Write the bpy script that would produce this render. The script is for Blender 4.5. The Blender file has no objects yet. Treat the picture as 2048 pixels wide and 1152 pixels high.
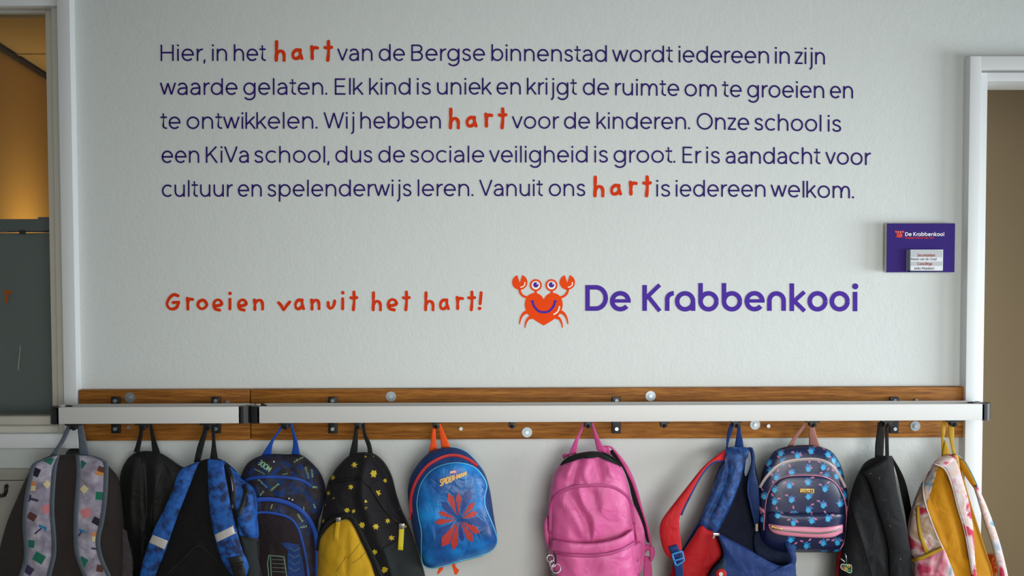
import bpy, bmesh, math, random
from mathutils import Vector, Matrix, noise
from mathutils.bvhtree import BVHTree
from mathutils.geometry import tessellate_polygon
random.seed(7)
SC = bpy.context.scene
COL = SC.collection

# ------------------------------------------------------------------ camera
FPX, CX, CY = 2000.0, 1024.0, 576.0
CAM = Vector((0.0, -3.33, 1.45))
YAW, PITCH, ROLL = math.radians(-0.573), math.radians(-2.029), math.radians(0.134)
RM = Matrix.Rotation(YAW, 3, 'Z') @ Matrix.Rotation(PITCH, 3, 'X') @ Matrix.Rotation(ROLL, 3, 'Y')
cd = bpy.data.cameras.new('camera')
cd.sensor_width = 36.0
cd.lens = FPX / 2048.0 * 36.0
cd.clip_start = 0.05
cam = bpy.data.objects.new('camera', cd)
COL.objects.link(cam)
M4 = (RM @ Matrix.Rotation(math.radians(90), 3, 'X')).to_4x4()
M4.translation = CAM
cam.matrix_world = M4
SC.camera = cam

# ------------------------------------------------------------------ light and exposure
SC.view_settings.view_transform = 'Standard'
SC.view_settings.look = 'None'
SC.view_settings.gamma = 1.0
SC.view_settings.use_curve_mapping = False
SC.view_settings.exposure = -0.04
w = bpy.data.worlds.new('world')
SC.world = w
w.use_nodes = True
w.node_tree.nodes['Background'].inputs[0].default_value = (0.95, 0.97, 1.0, 1)
w.node_tree.nodes['Background'].inputs[1].default_value = 0.08


def area(name, loc, target, sx, sy, power, col, spread=180):
    d = bpy.data.lights.new(name, 'AREA')
    d.shape = 'RECTANGLE'
    d.size, d.size_y = sx, sy
    d.energy = power
    d.color = col
    d.spread = math.radians(spread)
    o = bpy.data.objects.new(name, d)
    COL.objects.link(o)
    o.location = loc
    o.rotation_euler = (Vector(target) - Vector(loc)).to_track_quat('-Z', 'Y').to_euler()
    return o


area('daylight_window', (3.4, -2.6, 0.95), (0.0, 0.0, 0.8), 1.5, 1.2, 13, (0.87, 0.96, 1.0), 110)
area('daylight_side_fill', (4.2, -1.1, 1.0), (-1.0, 0.0, 0.85), 1.2, 1.3, 32, (0.86, 0.955, 1.0), 95)  # unseen lamp added at a grazing angle to brighten right-facing sides
area('daylight_far_fill', (0.8, -4.2, 2.2), (0.2, 0.0, 0.88), 2.0, 1.0, 6.5, (0.99, 1.0, 0.965), 75)  # added frontal fill from above, balanced for wall brightness
area('daylight_low_fill', (1.0, -4.6, 0.9), (0.3, 0.0, 0.75), 2.0, 1.1, 11.5, (1.0, 0.985, 0.94), 62)  # added low frontal fill, narrow beam so the wall fades upwards


# ------------------------------------------------------------------ pixel -> world
def ray(px, py):
    return (RM @ Vector(((px - CX) / FPX, 1.0, -(py - CY) / FPX)))


def P(px, py, Y):
    d = ray(px, py)
    return CAM + d * ((Y - CAM.y) / d.y)


def Z(ox, oy, k):
    return lambda pts: [(ox + x / k, oy + y / k) for x, y in pts]


# ------------------------------------------------------------------ materials
def lin(h):
    h = h.lstrip('#')
    c = [int(h[i:i + 2], 16) / 255 for i in (0, 2, 4)]
    return tuple((v / 12.92 if v <= 0.04045 else ((v + 0.055) / 1.055) ** 2.4) for v in c) + (1.0,)


def mat(name, col, rough=0.6, metal=0.0, bump=0.0, bscale=200.0, spec=0.5, var=0.0, vscale=20.0, emit=None, sheen=0.0, coat=0.0):
    m = bpy.data.materials.new(name)
    m.use_nodes = True
    nt = m.node_tree
    b = nt.nodes['Principled BSDF']
    c = lin(col) if isinstance(col, str) else col
    b.inputs['Base Color'].default_value = c
    b.inputs['Roughness'].default_value = rough
    b.inputs['Metallic'].default_value = metal
    b.inputs['Specular IOR Level'].default_value = spec
    b.inputs['Sheen Weight'].default_value = sheen
    b.inputs['Coat Weight'].default_value = coat
    if bump or var:
        tc = nt.nodes.new('ShaderNodeTexCoord')
    if bump:
        n = nt.nodes.new('ShaderNodeTexNoise')
        n.inputs['Scale'].default_value = bscale
        n.inputs['Detail'].default_value = 3
        nt.links.new(tc.outputs['Object'], n.inputs['Vector'])
        bp = nt.nodes.new('ShaderNodeBump')
        bp.inputs['Strength'].default_value = bump
        bp.inputs['Distance'].default_value = 0.002
        nt.links.new(n.outputs['Fac'], bp.inputs['Height'])
        nt.links.new(bp.outputs['Normal'], b.inputs['Normal'])
    if var:
        n2 = nt.nodes.new('ShaderNodeTexNoise')
        n2.inputs['Scale'].default_value = vscale
        n2.inputs['Detail'].default_value = 4
        nt.links.new(tc.outputs['Object'], n2.inputs['Vector'])
        mx = nt.nodes.new('ShaderNodeMix')
        mx.data_type = 'RGBA'
        mx.inputs[6].default_value = tuple(v * (1 - var) for v in c[:3]) + (1,)
        mx.inputs[7].default_value = tuple(min(1, v * (1 + var)) for v in c[:3]) + (1,)
        nt.links.new(n2.outputs['Fac'], mx.inputs[0])
        nt.links.new(mx.outputs[2], b.inputs['Base Color'])
    return m


def ramp_mat(name, stops, scale, rough=0.7, detail=3, stretch=(1, 1, 1), kind='noise', distort=0.0, bump=0.15, bscale=600, const=False):
    m = bpy.data.materials.new(name)
    m.use_nodes = True
    nt = m.node_tree
    b = nt.nodes['Principled BSDF']
    b.inputs['Roughness'].default_value = rough
    tc = nt.nodes.new('ShaderNodeTexCoord')
    mp = nt.nodes.new('ShaderNodeMapping')
    mp.inputs['Scale'].default_value = stretch
    nt.links.new(tc.outputs['Object'], mp.inputs['Vector'])
    if kind == 'noise':
        n = nt.nodes.new('ShaderNodeTexNoise')
        n.inputs['Scale'].default_value = scale
        n.inputs['Detail'].default_value = detail
        n.inputs['Distortion'].default_value = distort
        out = n.outputs['Fac']
    else:
        n = nt.nodes.new('ShaderNodeTexVoronoi')
        n.distance = 'CHEBYCHEV'
        n.inputs['Scale'].default_value = scale
        sp = nt.nodes.new('ShaderNodeSeparateColor')
        nt.links.new(n.outputs['Color'], sp.inputs[0])
        out = sp.outputs[0]
    nt.links.new(mp.outputs[0], n.inputs['Vector'])
    r = nt.nodes.new('ShaderNodeValToRGB')
    if const:
        r.color_ramp.interpolation = 'CONSTANT'
    e = r.color_ramp.elements
    while len(e) < len(stops):
        e.new(0.5)
    for i, (p, c) in enumerate(stops):
        e[i].position = p
        e[i].color = lin(c)
    nt.links.new(out, r.inputs[0])
    nt.links.new(r.outputs[0], b.inputs['Base Color'])
    n3 = nt.nodes.new('ShaderNodeTexNoise')
    n3.inputs['Scale'].default_value = bscale
    nt.links.new(tc.outputs['Object'], n3.inputs['Vector'])
    bp = nt.nodes.new('ShaderNodeBump')
    bp.inputs['Strength'].default_value = bump
    bp.inputs['Distance'].default_value = 0.002
    nt.links.new(n3.outputs['Fac'], bp.inputs['Height'])
    nt.links.new(bp.outputs['Normal'], b.inputs['Normal'])
    return m


def wall_mat(name, col):
    m = mat(name, col, 0.75, spec=0.3)
    nt = m.node_tree
    b = nt.nodes['Principled BSDF']
    tc = nt.nodes.new('ShaderNodeTexCoord')
    n = nt.nodes.new('ShaderNodeTexNoise')
    n.inputs['Scale'].default_value = 85
    n.inputs['Detail'].default_value = 4
    n.inputs['Roughness'].default_value = 0.6
    n2 = nt.nodes.new('ShaderNodeTexNoise')
    n2.inputs['Scale'].default_value = 22
    n2.inputs['Detail'].default_value = 2
    ad = nt.nodes.new('ShaderNodeMath')
    ad.operation = 'ADD'
    for x in (n, n2):
        nt.links.new(tc.outputs['Object'], x.inputs['Vector'])
    nt.links.new(n.outputs['Fac'], ad.inputs[0])
    nt.links.new(n2.outputs['Fac'], ad.inputs[1])
    bp = nt.nodes.new('ShaderNodeBump')
    bp.inputs['Strength'].default_value = 0.28
    bp.inputs['Distance'].default_value = 0.004
    nt.links.new(ad.outputs[0], bp.inputs['Height'])
    nt.links.new(bp.outputs['Normal'], b.inputs['Normal'])
    n4 = nt.nodes.new('ShaderNodeTexNoise')
    n4.inputs['Scale'].default_value = 2.2
    n4.inputs['Detail'].default_value = 3
    nt.links.new(tc.outputs['Object'], n4.inputs['Vector'])
    mx = nt.nodes.new('ShaderNodeMix')
    mx.data_type = 'RGBA'
    c = lin(col)
    mx.inputs[6].default_value = tuple(v * 0.97 for v in c[:3]) + (1,)
    mx.inputs[7].default_value = tuple(min(1, v * 1.03) for v in c[:3]) + (1,)
    nt.links.new(n4.outputs['Fac'], mx.inputs[0])
    nt.links.new(mx.outputs[2], b.inputs['Base Color'])
    return m


def wood_mat(name):
    m = bpy.data.materials.new(name)
    m.use_nodes = True
    nt = m.node_tree
    b = nt.nodes['Principled BSDF']
    b.inputs['Roughness'].default_value = 0.55
    b.inputs['Specular IOR Level'].default_value = 0.2
    tc = nt.nodes.new('ShaderNodeTexCoord')
    mp = nt.nodes.new('ShaderNodeMapping')
    mp.inputs['Scale'].default_value = (1.6, 12, 34)
    nt.links.new(tc.outputs['Object'], mp.inputs['Vector'])
    n = nt.nodes.new('ShaderNodeTexNoise')
    n.inputs['Scale'].default_value = 2.2
    n.inputs['Detail'].default_value = 8
    n.inputs['Roughness'].default_value = 0.65
    n.inputs['Distortion'].default_value = 0.6
    nt.links.new(mp.outputs[0], n.inputs['Vector'])
    mp2 = nt.nodes.new('ShaderNodeMapping')
    mp2.inputs['Scale'].default_value = (10, 60, 260)
    nt.links.new(tc.outputs['Object'], mp2.inputs['Vector'])
    n2 = nt.nodes.new('ShaderNodeTexNoise')
    n2.inputs['Scale'].default_value = 2.0
    n2.inputs['Detail'].default_value = 5
    nt.links.new(mp2.outputs[0], n2.inputs['Vector'])
    r = nt.nodes.new('ShaderNodeValToRGB')
    e = r.color_ramp.elements
    e[0].position, e[0].color = 0.3, lin('#78461a')
    e[1].position, e[1].color = 0.72, lin('#bd8038')
    x = e.new(0.5)
    x.color = lin('#9a6226')
    nt.links.new(n.outputs['Fac'], r.inputs[0])
    r2 = nt.nodes.new('ShaderNodeValToRGB')
    r2.color_ramp.elements[0].position, r2.color_ramp.elements[0].color = 0.36, (0.62, 0.58, 0.55, 1)
    r2.color_ramp.elements[1].position, r2.color_ramp.elements[1].color = 0.55, (1, 1, 1, 1)
    nt.links.new(n2.outputs['Fac'], r2.inputs[0])
    mx = nt.nodes.new('ShaderNodeMix')
    mx.data_type = 'RGBA'
    mx.blend_type = 'MULTIPLY'
    mx.inputs[0].default_value = 1.0
    nt.links.new(r.outputs[0], mx.inputs[6])
    nt.links.new(r2.outputs[0], mx.inputs[7])
    nt.links.new(mx.outputs[2], b.inputs['Base Color'])
    bp = nt.nodes.new('ShaderNodeBump')
    bp.inputs['Strength'].default_value = 0.12
    bp.inputs['Distance'].default_value = 0.001
    nt.links.new(n2.outputs['Fac'], bp.inputs['Height'])
    nt.links.new(bp.outputs['Normal'], b.inputs['Normal'])
    return m


def glass_mat(name):
    m = bpy.data.materials.new(name)
    m.use_nodes = True
    nt = m.node_tree
    nt.nodes.remove(nt.nodes['Principled BSDF'])
    t = nt.nodes.new('ShaderNodeBsdfTransparent')
    t.inputs[0].default_value = (0.9, 0.93, 0.92, 1)
    g = nt.nodes.new('ShaderNodeBsdfGlossy')
    g.inputs['Roughness'].default_value = 0.03
    fr = nt.nodes.new('ShaderNodeFresnel')
    fr.inputs[0].default_value = 1.45
    mx = nt.nodes.new('ShaderNodeMixShader')
    nt.links.new(fr.outputs[0], mx.inputs[0])
    nt.links.new(t.outputs[0], mx.inputs[1])
    nt.links.new(g.outputs[0], mx.inputs[2])
    nt.links.new(mx.outputs[0], nt.nodes['Material Output'].inputs[0])
    return m


# ------------------------------------------------------------------ object helpers
def tag(o, label, cat, group=None, kind=None):
    if label:
        o['label'] = label
    if cat:
        o['category'] = cat
    if group:
        o['group'] = group
    if kind:
        o['kind'] = kind
    return o


def empty(name, loc, label, cat, group=None):
    o = bpy.data.objects.new(name, None)
    COL.objects.link(o)
    o.location = loc
    o.empty_display_size = 0.05
    return tag(o, label, cat, group)


def origin_of(o):
    while o.parent:
        o = o.parent
    return Vector(o.location)


class MB:
    def __init__(self):
        self.v, self.f, self.m = [], [], []

    def add(self, vs, fs, m=0):
        n = len(self.v)
        self.v += [Vector(p) for p in vs]
        self.f += [tuple(i + n for i in q) for q in fs]
        self.m += [m] * len(fs)

    def bvh(self):
        return BVHTree.FromPolygons(self.v, self.f)

    def box(self, a, b, m=0, bev=0.0):
        x0, x1 = sorted((a[0], b[0]))
        y0, y1 = sorted((a[1], b[1]))
        z0, z1 = sorted((a[2], b[2]))
        if not bev:
            vs = [(x, y, z) for x in (x0, x1) for y in (y0, y1) for z in (z0, z1)]
            self.add(vs, [(0, 1, 3, 2), (4, 6, 7, 5), (0, 4, 5, 1), (2, 3, 7, 6), (0, 2, 6, 4), (1, 5, 7, 3)], m)
            return
        bm = bmesh.new()
        bmesh.ops.create_cube(bm, size=1.0)
        for v in bm.verts:
            v.co = Vector(((x0 + x1) / 2 + v.co.x * (x1 - x0), (y0 + y1) / 2 + v.co.y * (y1 - y0), (z0 + z1) / 2 + v.co.z * (z1 - z0)))
        bmesh.ops.bevel(bm, geom=list(bm.edges), offset=bev, segments=2, affect='EDGES', profile=0.6)
        self.bm(bm, m)

    def bm(self, bm, m=0):
        bm.verts.index_update()
        self.add([v.co.copy() for v in bm.verts], [tuple(v.index for v in f.verts) for f in bm.faces], m)
        bm.free()

    def build(self, name, mats, parent=None, smooth=True, label=None, sharp=None):
        me = bpy.data.meshes.new(name)
        off = origin_of(parent) if parent else Vector((0, 0, 0))
        me.from_pydata([tuple(p - off) for p in self.v], [], self.f)
        if not isinstance(mats, (list, tuple)):
            mats = [mats]
        for x in mats:
            me.materials.append(x)
        for p, i in zip(me.polygons, self.m):
            p.material_index = i
            p.use_smooth = smooth
        me.update()
        bm = bmesh.new()
        bm.from_mesh(me)
        bmesh.ops.recalc_face_normals(bm, faces=bm.faces)
        bm.to_mesh(me)
        bm.free()
        if smooth and sharp:
            me.set_sharp_from_angle(angle=math.radians(sharp))
        o = bpy.data.objects.new(name, me)
        COL.objects.link(o)
        if parent:
            o.parent = parent
        if label:
            o['label'] = label
        return o


def resample(pts, n):
    pts = [Vector(p) for p in pts]
    d = [0.0]
    for a, b in zip(pts, pts[1:]):
        d.append(d[-1] + (b - a).length)
    L = d[-1] or 1e-9
    out, j = [], 0
    for i in range(n):
        t = L * i / (n - 1)
        while j < len(pts) - 2 and d[j + 1] < t:
            j += 1
        s = (t - d[j]) / max(1e-9, d[j + 1] - d[j])
        out.append(pts[j].lerp(pts[j + 1], min(1, max(0, s))))
    return out


def crom(pts, closed=False, k=8):
    pts = [Vector(p) for p in pts]
    n = len(pts)
    if n < 3:
        return pts
    out = []
    rng = range(n) if closed else range(n - 1)
    for i in rng:
        if closed:
            a, b, c, d = pts[i - 1], pts[i], pts[(i + 1) % n], pts[(i + 2) % n]
        else:
            b, c = pts[i], pts[i + 1]
            a = pts[i - 1] if i else b * 2 - c
            d = pts[i + 2] if i + 2 < n else c * 2 - b
        # centripetal-ish tension
        for q in range(k):
            t = q / k
            out.append(0.5 * ((2 * b) + (c - a) * t + (2 * a - 5 * b + 4 * c - d) * t * t + (3 * b - a - 3 * c + d) * t ** 3))
    if not closed:
        out.append(pts[-1])
    return out


def seg_dist(p, poly):
    best = 1e9
    for a, b in zip(poly, poly[1:]):
        ab = b - a
        t = max(0, min(1, (p - a).dot(ab) / max(1e-9, ab.length_squared)))
        best = min(best, (p - (a + ab * t)).length)
    return best


# flat polygon / ribbon / disc directly in picture coordinates on a plane or surface
def yy(d, px, py):
    return d(px, py) if callable(d) else d


def poly(mb, pts, d, m=0):
    vs = [P(x, y, yy(d, x, y)) for x, y in pts]
    t = tessellate_polygon([[Vector((p[0], p[1], 0)) for p in pts]])
    mb.add(vs, [tuple(q) for q in t], m)


def decal(mb, pts, d, m=0, step=3.0, inside=None):
    """A printed shape that follows a curved surface: cut into small triangles, each corner laid on the surface."""
    bm = bmesh.new()
    vs = [bm.verts.new((p[0], p[1], 0)) for p in pts]
    for t in tessellate_polygon([[Vector((p[0], p[1], 0)) for p in pts]]):
        try:
            bm.faces.new([vs[i] for i in t])
        except ValueError:
            pass
    for _ in range(5):
        long = [e for e in bm.edges if e.calc_length() > step]
        if not long:
            break
        bmesh.ops.subdivide_edges(bm, edges=long, cuts=1)
        bmesh.ops.triangulate(bm, faces=list(bm.faces))
    bm.verts.index_update()
    ok = [inside is None or inside(v.co.x, v.co.y) for v in bm.verts]
    fs = [tuple(v.index for v in f.verts) for f in bm.faces if all(ok[v.index] for v in f.verts)]
    if fs:
        mb.add([P(v.co.x, v.co.y, yy(d, v.co.x, v.co.y)) for v in bm.verts], fs, m)
    bm.free()


def ribbon(mb, pts, wpx, d, m=0, cap=False, taper=None):
    pts = [Vector(p[:2]) for p in pts]
    out = [pts[0]]
    for p in pts[1:]:
        if (p - out[-1]).length > 1e-4:
            out.append(p)
    pts = out
    if len(pts) < 2:
        return
    Ls, Rs = [], []
    n = len(pts)
    for i, p in enumerate(pts):
        t0 = (pts[i] - pts[i - 1]).normalized() if i else (pts[1] - pts[0]).normalized()
        t1 = (pts[i + 1] - pts[i]).normalized() if i < n - 1 else t0
        t = (t0 + t1)
        t = t.normalized() if t.length > 1e-6 else t1
        nr = Vector((-t.y, t.x))
        c = max(0.45, nr.dot(Vector((-t1.y, t1.x))))
        h = wpx / 2 / c
        if taper:
            h *= taper(i / (n - 1))
        Ls.append(p + nr * h)
        Rs.append(p - nr * h)
    vs = []
    for a, b in zip(Ls, Rs):
        vs += [P(a.x, a.y, yy(d, a.x, a.y)), P(b.x, b.y, yy(d, b.x, b.y))]
    mb.add(vs, [(2 * i, 2 * i + 1, 2 * i + 3, 2 * i + 2) for i in range(n - 1)], m)
    if cap:
        for p, e in ((pts[0], 0.00003), (pts[-1], 0.00006)):
            disc(mb, p.x, p.y, wpx / 2, (lambda x, y, e=e: yy(d, x, y) - e), m, 12)


def disc(mb, x, y, r, d, m=0, n=24, ry=None):
    ry = ry or r
    poly(mb, [(x + r * math.cos(2 * math.pi * i / n), y + ry * math.sin(2 * math.pi * i / n)) for i in range(n)], d, m)


def tube(mb, pts, r, m=0, n=8, closed=False):
    pts = [Vector(p) for p in pts]
    N = len(pts)
    up = Vector((0, -1, 0))
    vs = []
    for i, p in enumerate(pts):
        a = pts[i - 1] if (i or closed) else p
        b = pts[(i + 1) % N] if (i < N - 1 or closed) else p
        t = (b - a).normalized()
        s = t.cross(up)
        if s.length < 1e-4:
            s = t.cross(Vector((1, 0, 0)))
        s.normalize()
        u = s.cross(t)
        rr = r(i / (N - 1)) if callable(r) else r
        vs += [p + (s * math.cos(2 * math.pi * k / n) + u * math.sin(2 * math.pi * k / n)) * rr for k in range(n)]
    fs = []
    for i in range(N if closed else N - 1):
        j = (i + 1) % N
        for k in range(n):
            k2 = (k + 1) % n
            fs.append((i * n + k, i * n + k2, j * n + k2, j * n + k))
    if not closed:
        fs += [tuple(range(n)), tuple((N - 1) * n + k for k in range(n))[::-1]]
    mb.add(vs, fs, m)


# ------------------------------------------------------------------ soft bag body
class Body:
    """A stuffed fabric volume: an outline at its seam depth, inflated towards the room and towards the wall."""

    def __init__(self, outline, yc, Tf, Tb, centre=None, n=3.0, N=150, rings=26, folds=(), rough=0.004, rs=0.026, k=8, tilt=None):
        o = crom(outline, True, k)
        o = resample(o + [o[0]], N + 1)[:-1]
        c = Vector(centre) if centre else sum(o, Vector((0, 0))) / N
        self.yc = yc
        folds = [([Vector(p) for p in crom(f[0])], f[1], f[2]) for f in folds]
        sd = random.random() * 50

        def pt(u, th, T, front):
            s = math.cos(th) ** (2 / n) if th < math.pi / 2 - 1e-6 else 0.0
            dep = math.sin(th) ** (2 / n) * T
            q = c + (o[u] - c) * s
            y = yc - dep if front else yc + dep
            edge = math.sin(th)
            if front:
                for f, a, wd in folds:
                    dd = seg_dist(q, f)
                    if dd < wd * 3:
                        y -= a * math.exp(-(dd / wd) ** 2) * min(1, edge * 1.6)
                y += rough * edge * (noise.noise(Vector((q.x * rs, q.y * rs * 0.6, sd))) + 0.5 * noise.noise(Vector((q.x * rs * 2.3, q.y * rs * 1.6, sd + 9))))
                if tilt:
                    y += tilt(q.x, q.y) * edge
            return P(q.x, q.y, y)
        self.vs, self.fs = [], []
        for front, R in ((True, rings), (False, 8)):
            base = len(self.vs)
            for i in range(R):
                th = (math.pi / 2) * (i / R) ** 1.15
                self.vs += [pt(u, th, Tf if front else Tb, front) for u in range(N)]
            self.vs.append(pt(0, math.pi / 2, Tf if front else Tb, front))
            top = len(self.vs) - 1
            for i in range(R - 1):
                for u in range(N):
                    u2 = (u + 1) % N
                    self.fs.append((base + i * N + u, base + i * N + u2, base + (i + 1) * N + u2, base + (i + 1) * N + u))
            for u in range(N):
                self.fs.append((base + (R - 1) * N + u, base + (R - 1) * N + (u + 1) % N, top))
        self.tree = BVHTree.FromPolygons(self.vs, self.fs)
        self.o, self.c = o, c

    def put(self, mb, m=0):
        mb.add(self.vs, self.fs, m)

    def y(self, px, py, off=0.0):
        d = ray(px, py).normalized()
        h = self.tree.ray_cast(CAM, d)
        if h[0] is not None:
            return h[0].y - off
        q = Vector((px, py))
        best = min(self.o, key=lambda a: (a - q).length_squared)
        b2 = best + (self.c - best) * 0.02
        h = self.tree.ray_cast(CAM, ray(b2.x, b2.y).normalized())
        return (h[0].y if h[0] is not None else self.yc) - off

    def hit(self, px, py):
        h = self.tree.ray_cast(CAM, ray(px, py).normalized())
        return h[0] is not None and abs(h[0].y - self.yc) > .006

    def off(self, o):
        return lambda x, y: self.y(x, y, o)


def strip(mb, L, R, d, th=0.003, n=24, bulge=0.0, off=0.0, m=0, k=6, smooth=2, edge=None, curve=True):
    """A strap: two edges in the picture, a depth along it (list, number or surface), rounded and with thickness."""
    L = resample(crom(L) if curve else L, n)
    R = resample(crom(R) if curve else R, n)
    if callable(d):
        ds = []
        for a, b in zip(L, R):
            ds.append(min(d(a.x + (b.x - a.x) * t, a.y + (b.y - a.y) * t) for t in (0.1, 0.35, 0.65, 0.9)))
        for _ in range(smooth):
            ds = [min(ds[i], (ds[max(0, i - 1)] + ds[i] + ds[min(n - 1, i + 1)]) / 3) for i in range(n)]
            ds = [(ds[max(0, i - 1)] + ds[i] * 2 + ds[min(n - 1, i + 1)]) / 4 for i in range(n)]
    elif isinstance(d, (list, tuple)):
        q = resample([(i / (len(d) - 1), v) for i, v in enumerate(d)], 101)
        ds = [q[int(round(i / (n - 1) * 100))].y for i in range(n)]
    else:
        ds = [d] * n
    vs = []
    for i in range(n):
        e = edge(i / (n - 1)) if edge else (0, 0)
        for j in range(k + 1):
            t = j / k
            q = L[i].lerp(R[i], t)
            u = 2 * t - 1
            vs.append(P(q.x, q.y, ds[i] - off - bulge * (1 - abs(u) ** 2.5) + e[0] * (1 - t) + e[1] * t))
        for j in range(k, -1, -1):
            t = j / k
            q = L[i].lerp(R[i], 0.02 + 0.96 * t)
            vs.append(P(q.x, q.y, ds[i] - off + th + e[0] * (1 - t) + e[1] * t))
    W_ = 2 * (k + 1)
    fs = []
    for i in range(n - 1):
        for j in range(W_):
            j2 = (j + 1) % W_
            fs.append((i * W_ + j, i * W_ + j2, (i + 1) * W_ + j2, (i + 1) * W_ + j))
    fs += [tuple(range(W_))[::-1], tuple((n - 1) * W_ + j for j in range(W_))]
    mb.add(vs, fs, m)
    return BVHTree.FromPolygons(mb.v, mb.f)


def surf(tree, default, off=0.0):
    def f(px, py):
        h = tree.ray_cast(CAM, ray(px, py).normalized())
        return (h[0].y if h[0] is not None else yy(default, px, py)) - off
    return f


def patch(mb, outline, d, off=0.002, bulge=0.0, m=0, N=80, rings=8, n=2.6, centre=None, smooth=True, folds=(), k=6, skirt=0.006):
    """A sewn-on panel or pocket that follows the surface d and bulges out of it."""
    o = crom(outline, True, k) if smooth else [Vector(p) for p in outline]
    o = resample(o + [o[0]], N + 1)[:-1]
    c = Vector(centre) if centre else sum(o, Vector((0, 0))) / N
    folds = [([Vector(p) for p in crom(f[0])], f[1], f[2]) for f in folds]
    vs = [P(q.x, q.y, yy(d, q.x, q.y) + skirt) for q in o]

    def pt(q, s):
        y = yy(d, q.x, q.y) - off - bulge * (1 - s ** n) ** (1 / n)
        for f, a, wd in folds:
            dd = seg_dist(q, f)
            if dd < wd * 3:
                y -= a * math.exp(-(dd / wd) ** 2) * min(1, (1 - s) * 5)
        return P(q.x, q.y, y)
    for i in range(rings):
        s = math.cos(math.pi / 2 * i / rings) if bulge else 1 - i / rings
        for q in o:
            vs.append(pt(c + (q - c) * s, s))
    vs.append(pt(c, 0))
    fs = []
    for i in range(rings):
        for u in range(N):
            u2 = (u + 1) % N
            fs.append((i * N + u, i * N + u2, (i + 1) * N + u2, (i + 1) * N + u))
    top = len(vs) - 1
    for u in range(N):
        fs.append((rings * N + u, rings * N + (u + 1) % N, top))
    mb.add(vs, fs, m)
    return BVHTree.FromPolygons(mb.v, mb.f)


def piping(mb, pts, r, d, m=0, off=0.0, closed=False, k=6, step=None):
    q = crom(pts, closed, k)
    L = sum((b - a).length for a, b in zip(q, q[1:]))
    q = resample(q + ([q[0]] if closed else []), max(6, int(L / (step or 4))))
    if closed:
        q = q[:-1]
    ys = [yy(d, a.x, a.y) - off for a in q]
    N = len(ys)
    for _ in range(2):
        ys = [(ys[i - 1 if (i or closed) else 0] + 2 * ys[i] + ys[(i + 1) % N if closed else min(N - 1, i + 1)]) / 4 for i in range(N)]
    tube(mb, [P(a.x, a.y, y) for a, y in zip(q, ys)], r, m, 8, closed)


# ------------------------------------------------------------------ lettering (single-line skeleton letters)
H = 0.063


def A(cx, cy, rx, ry, a0, a1, n=16):
    return [(cx + rx * math.cos(math.radians(a0 + (a1 - a0) * i / n)), cy + ry * math.sin(math.radians(a0 + (a1 - a0) * i / n))) for i in range(n + 1)]


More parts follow.
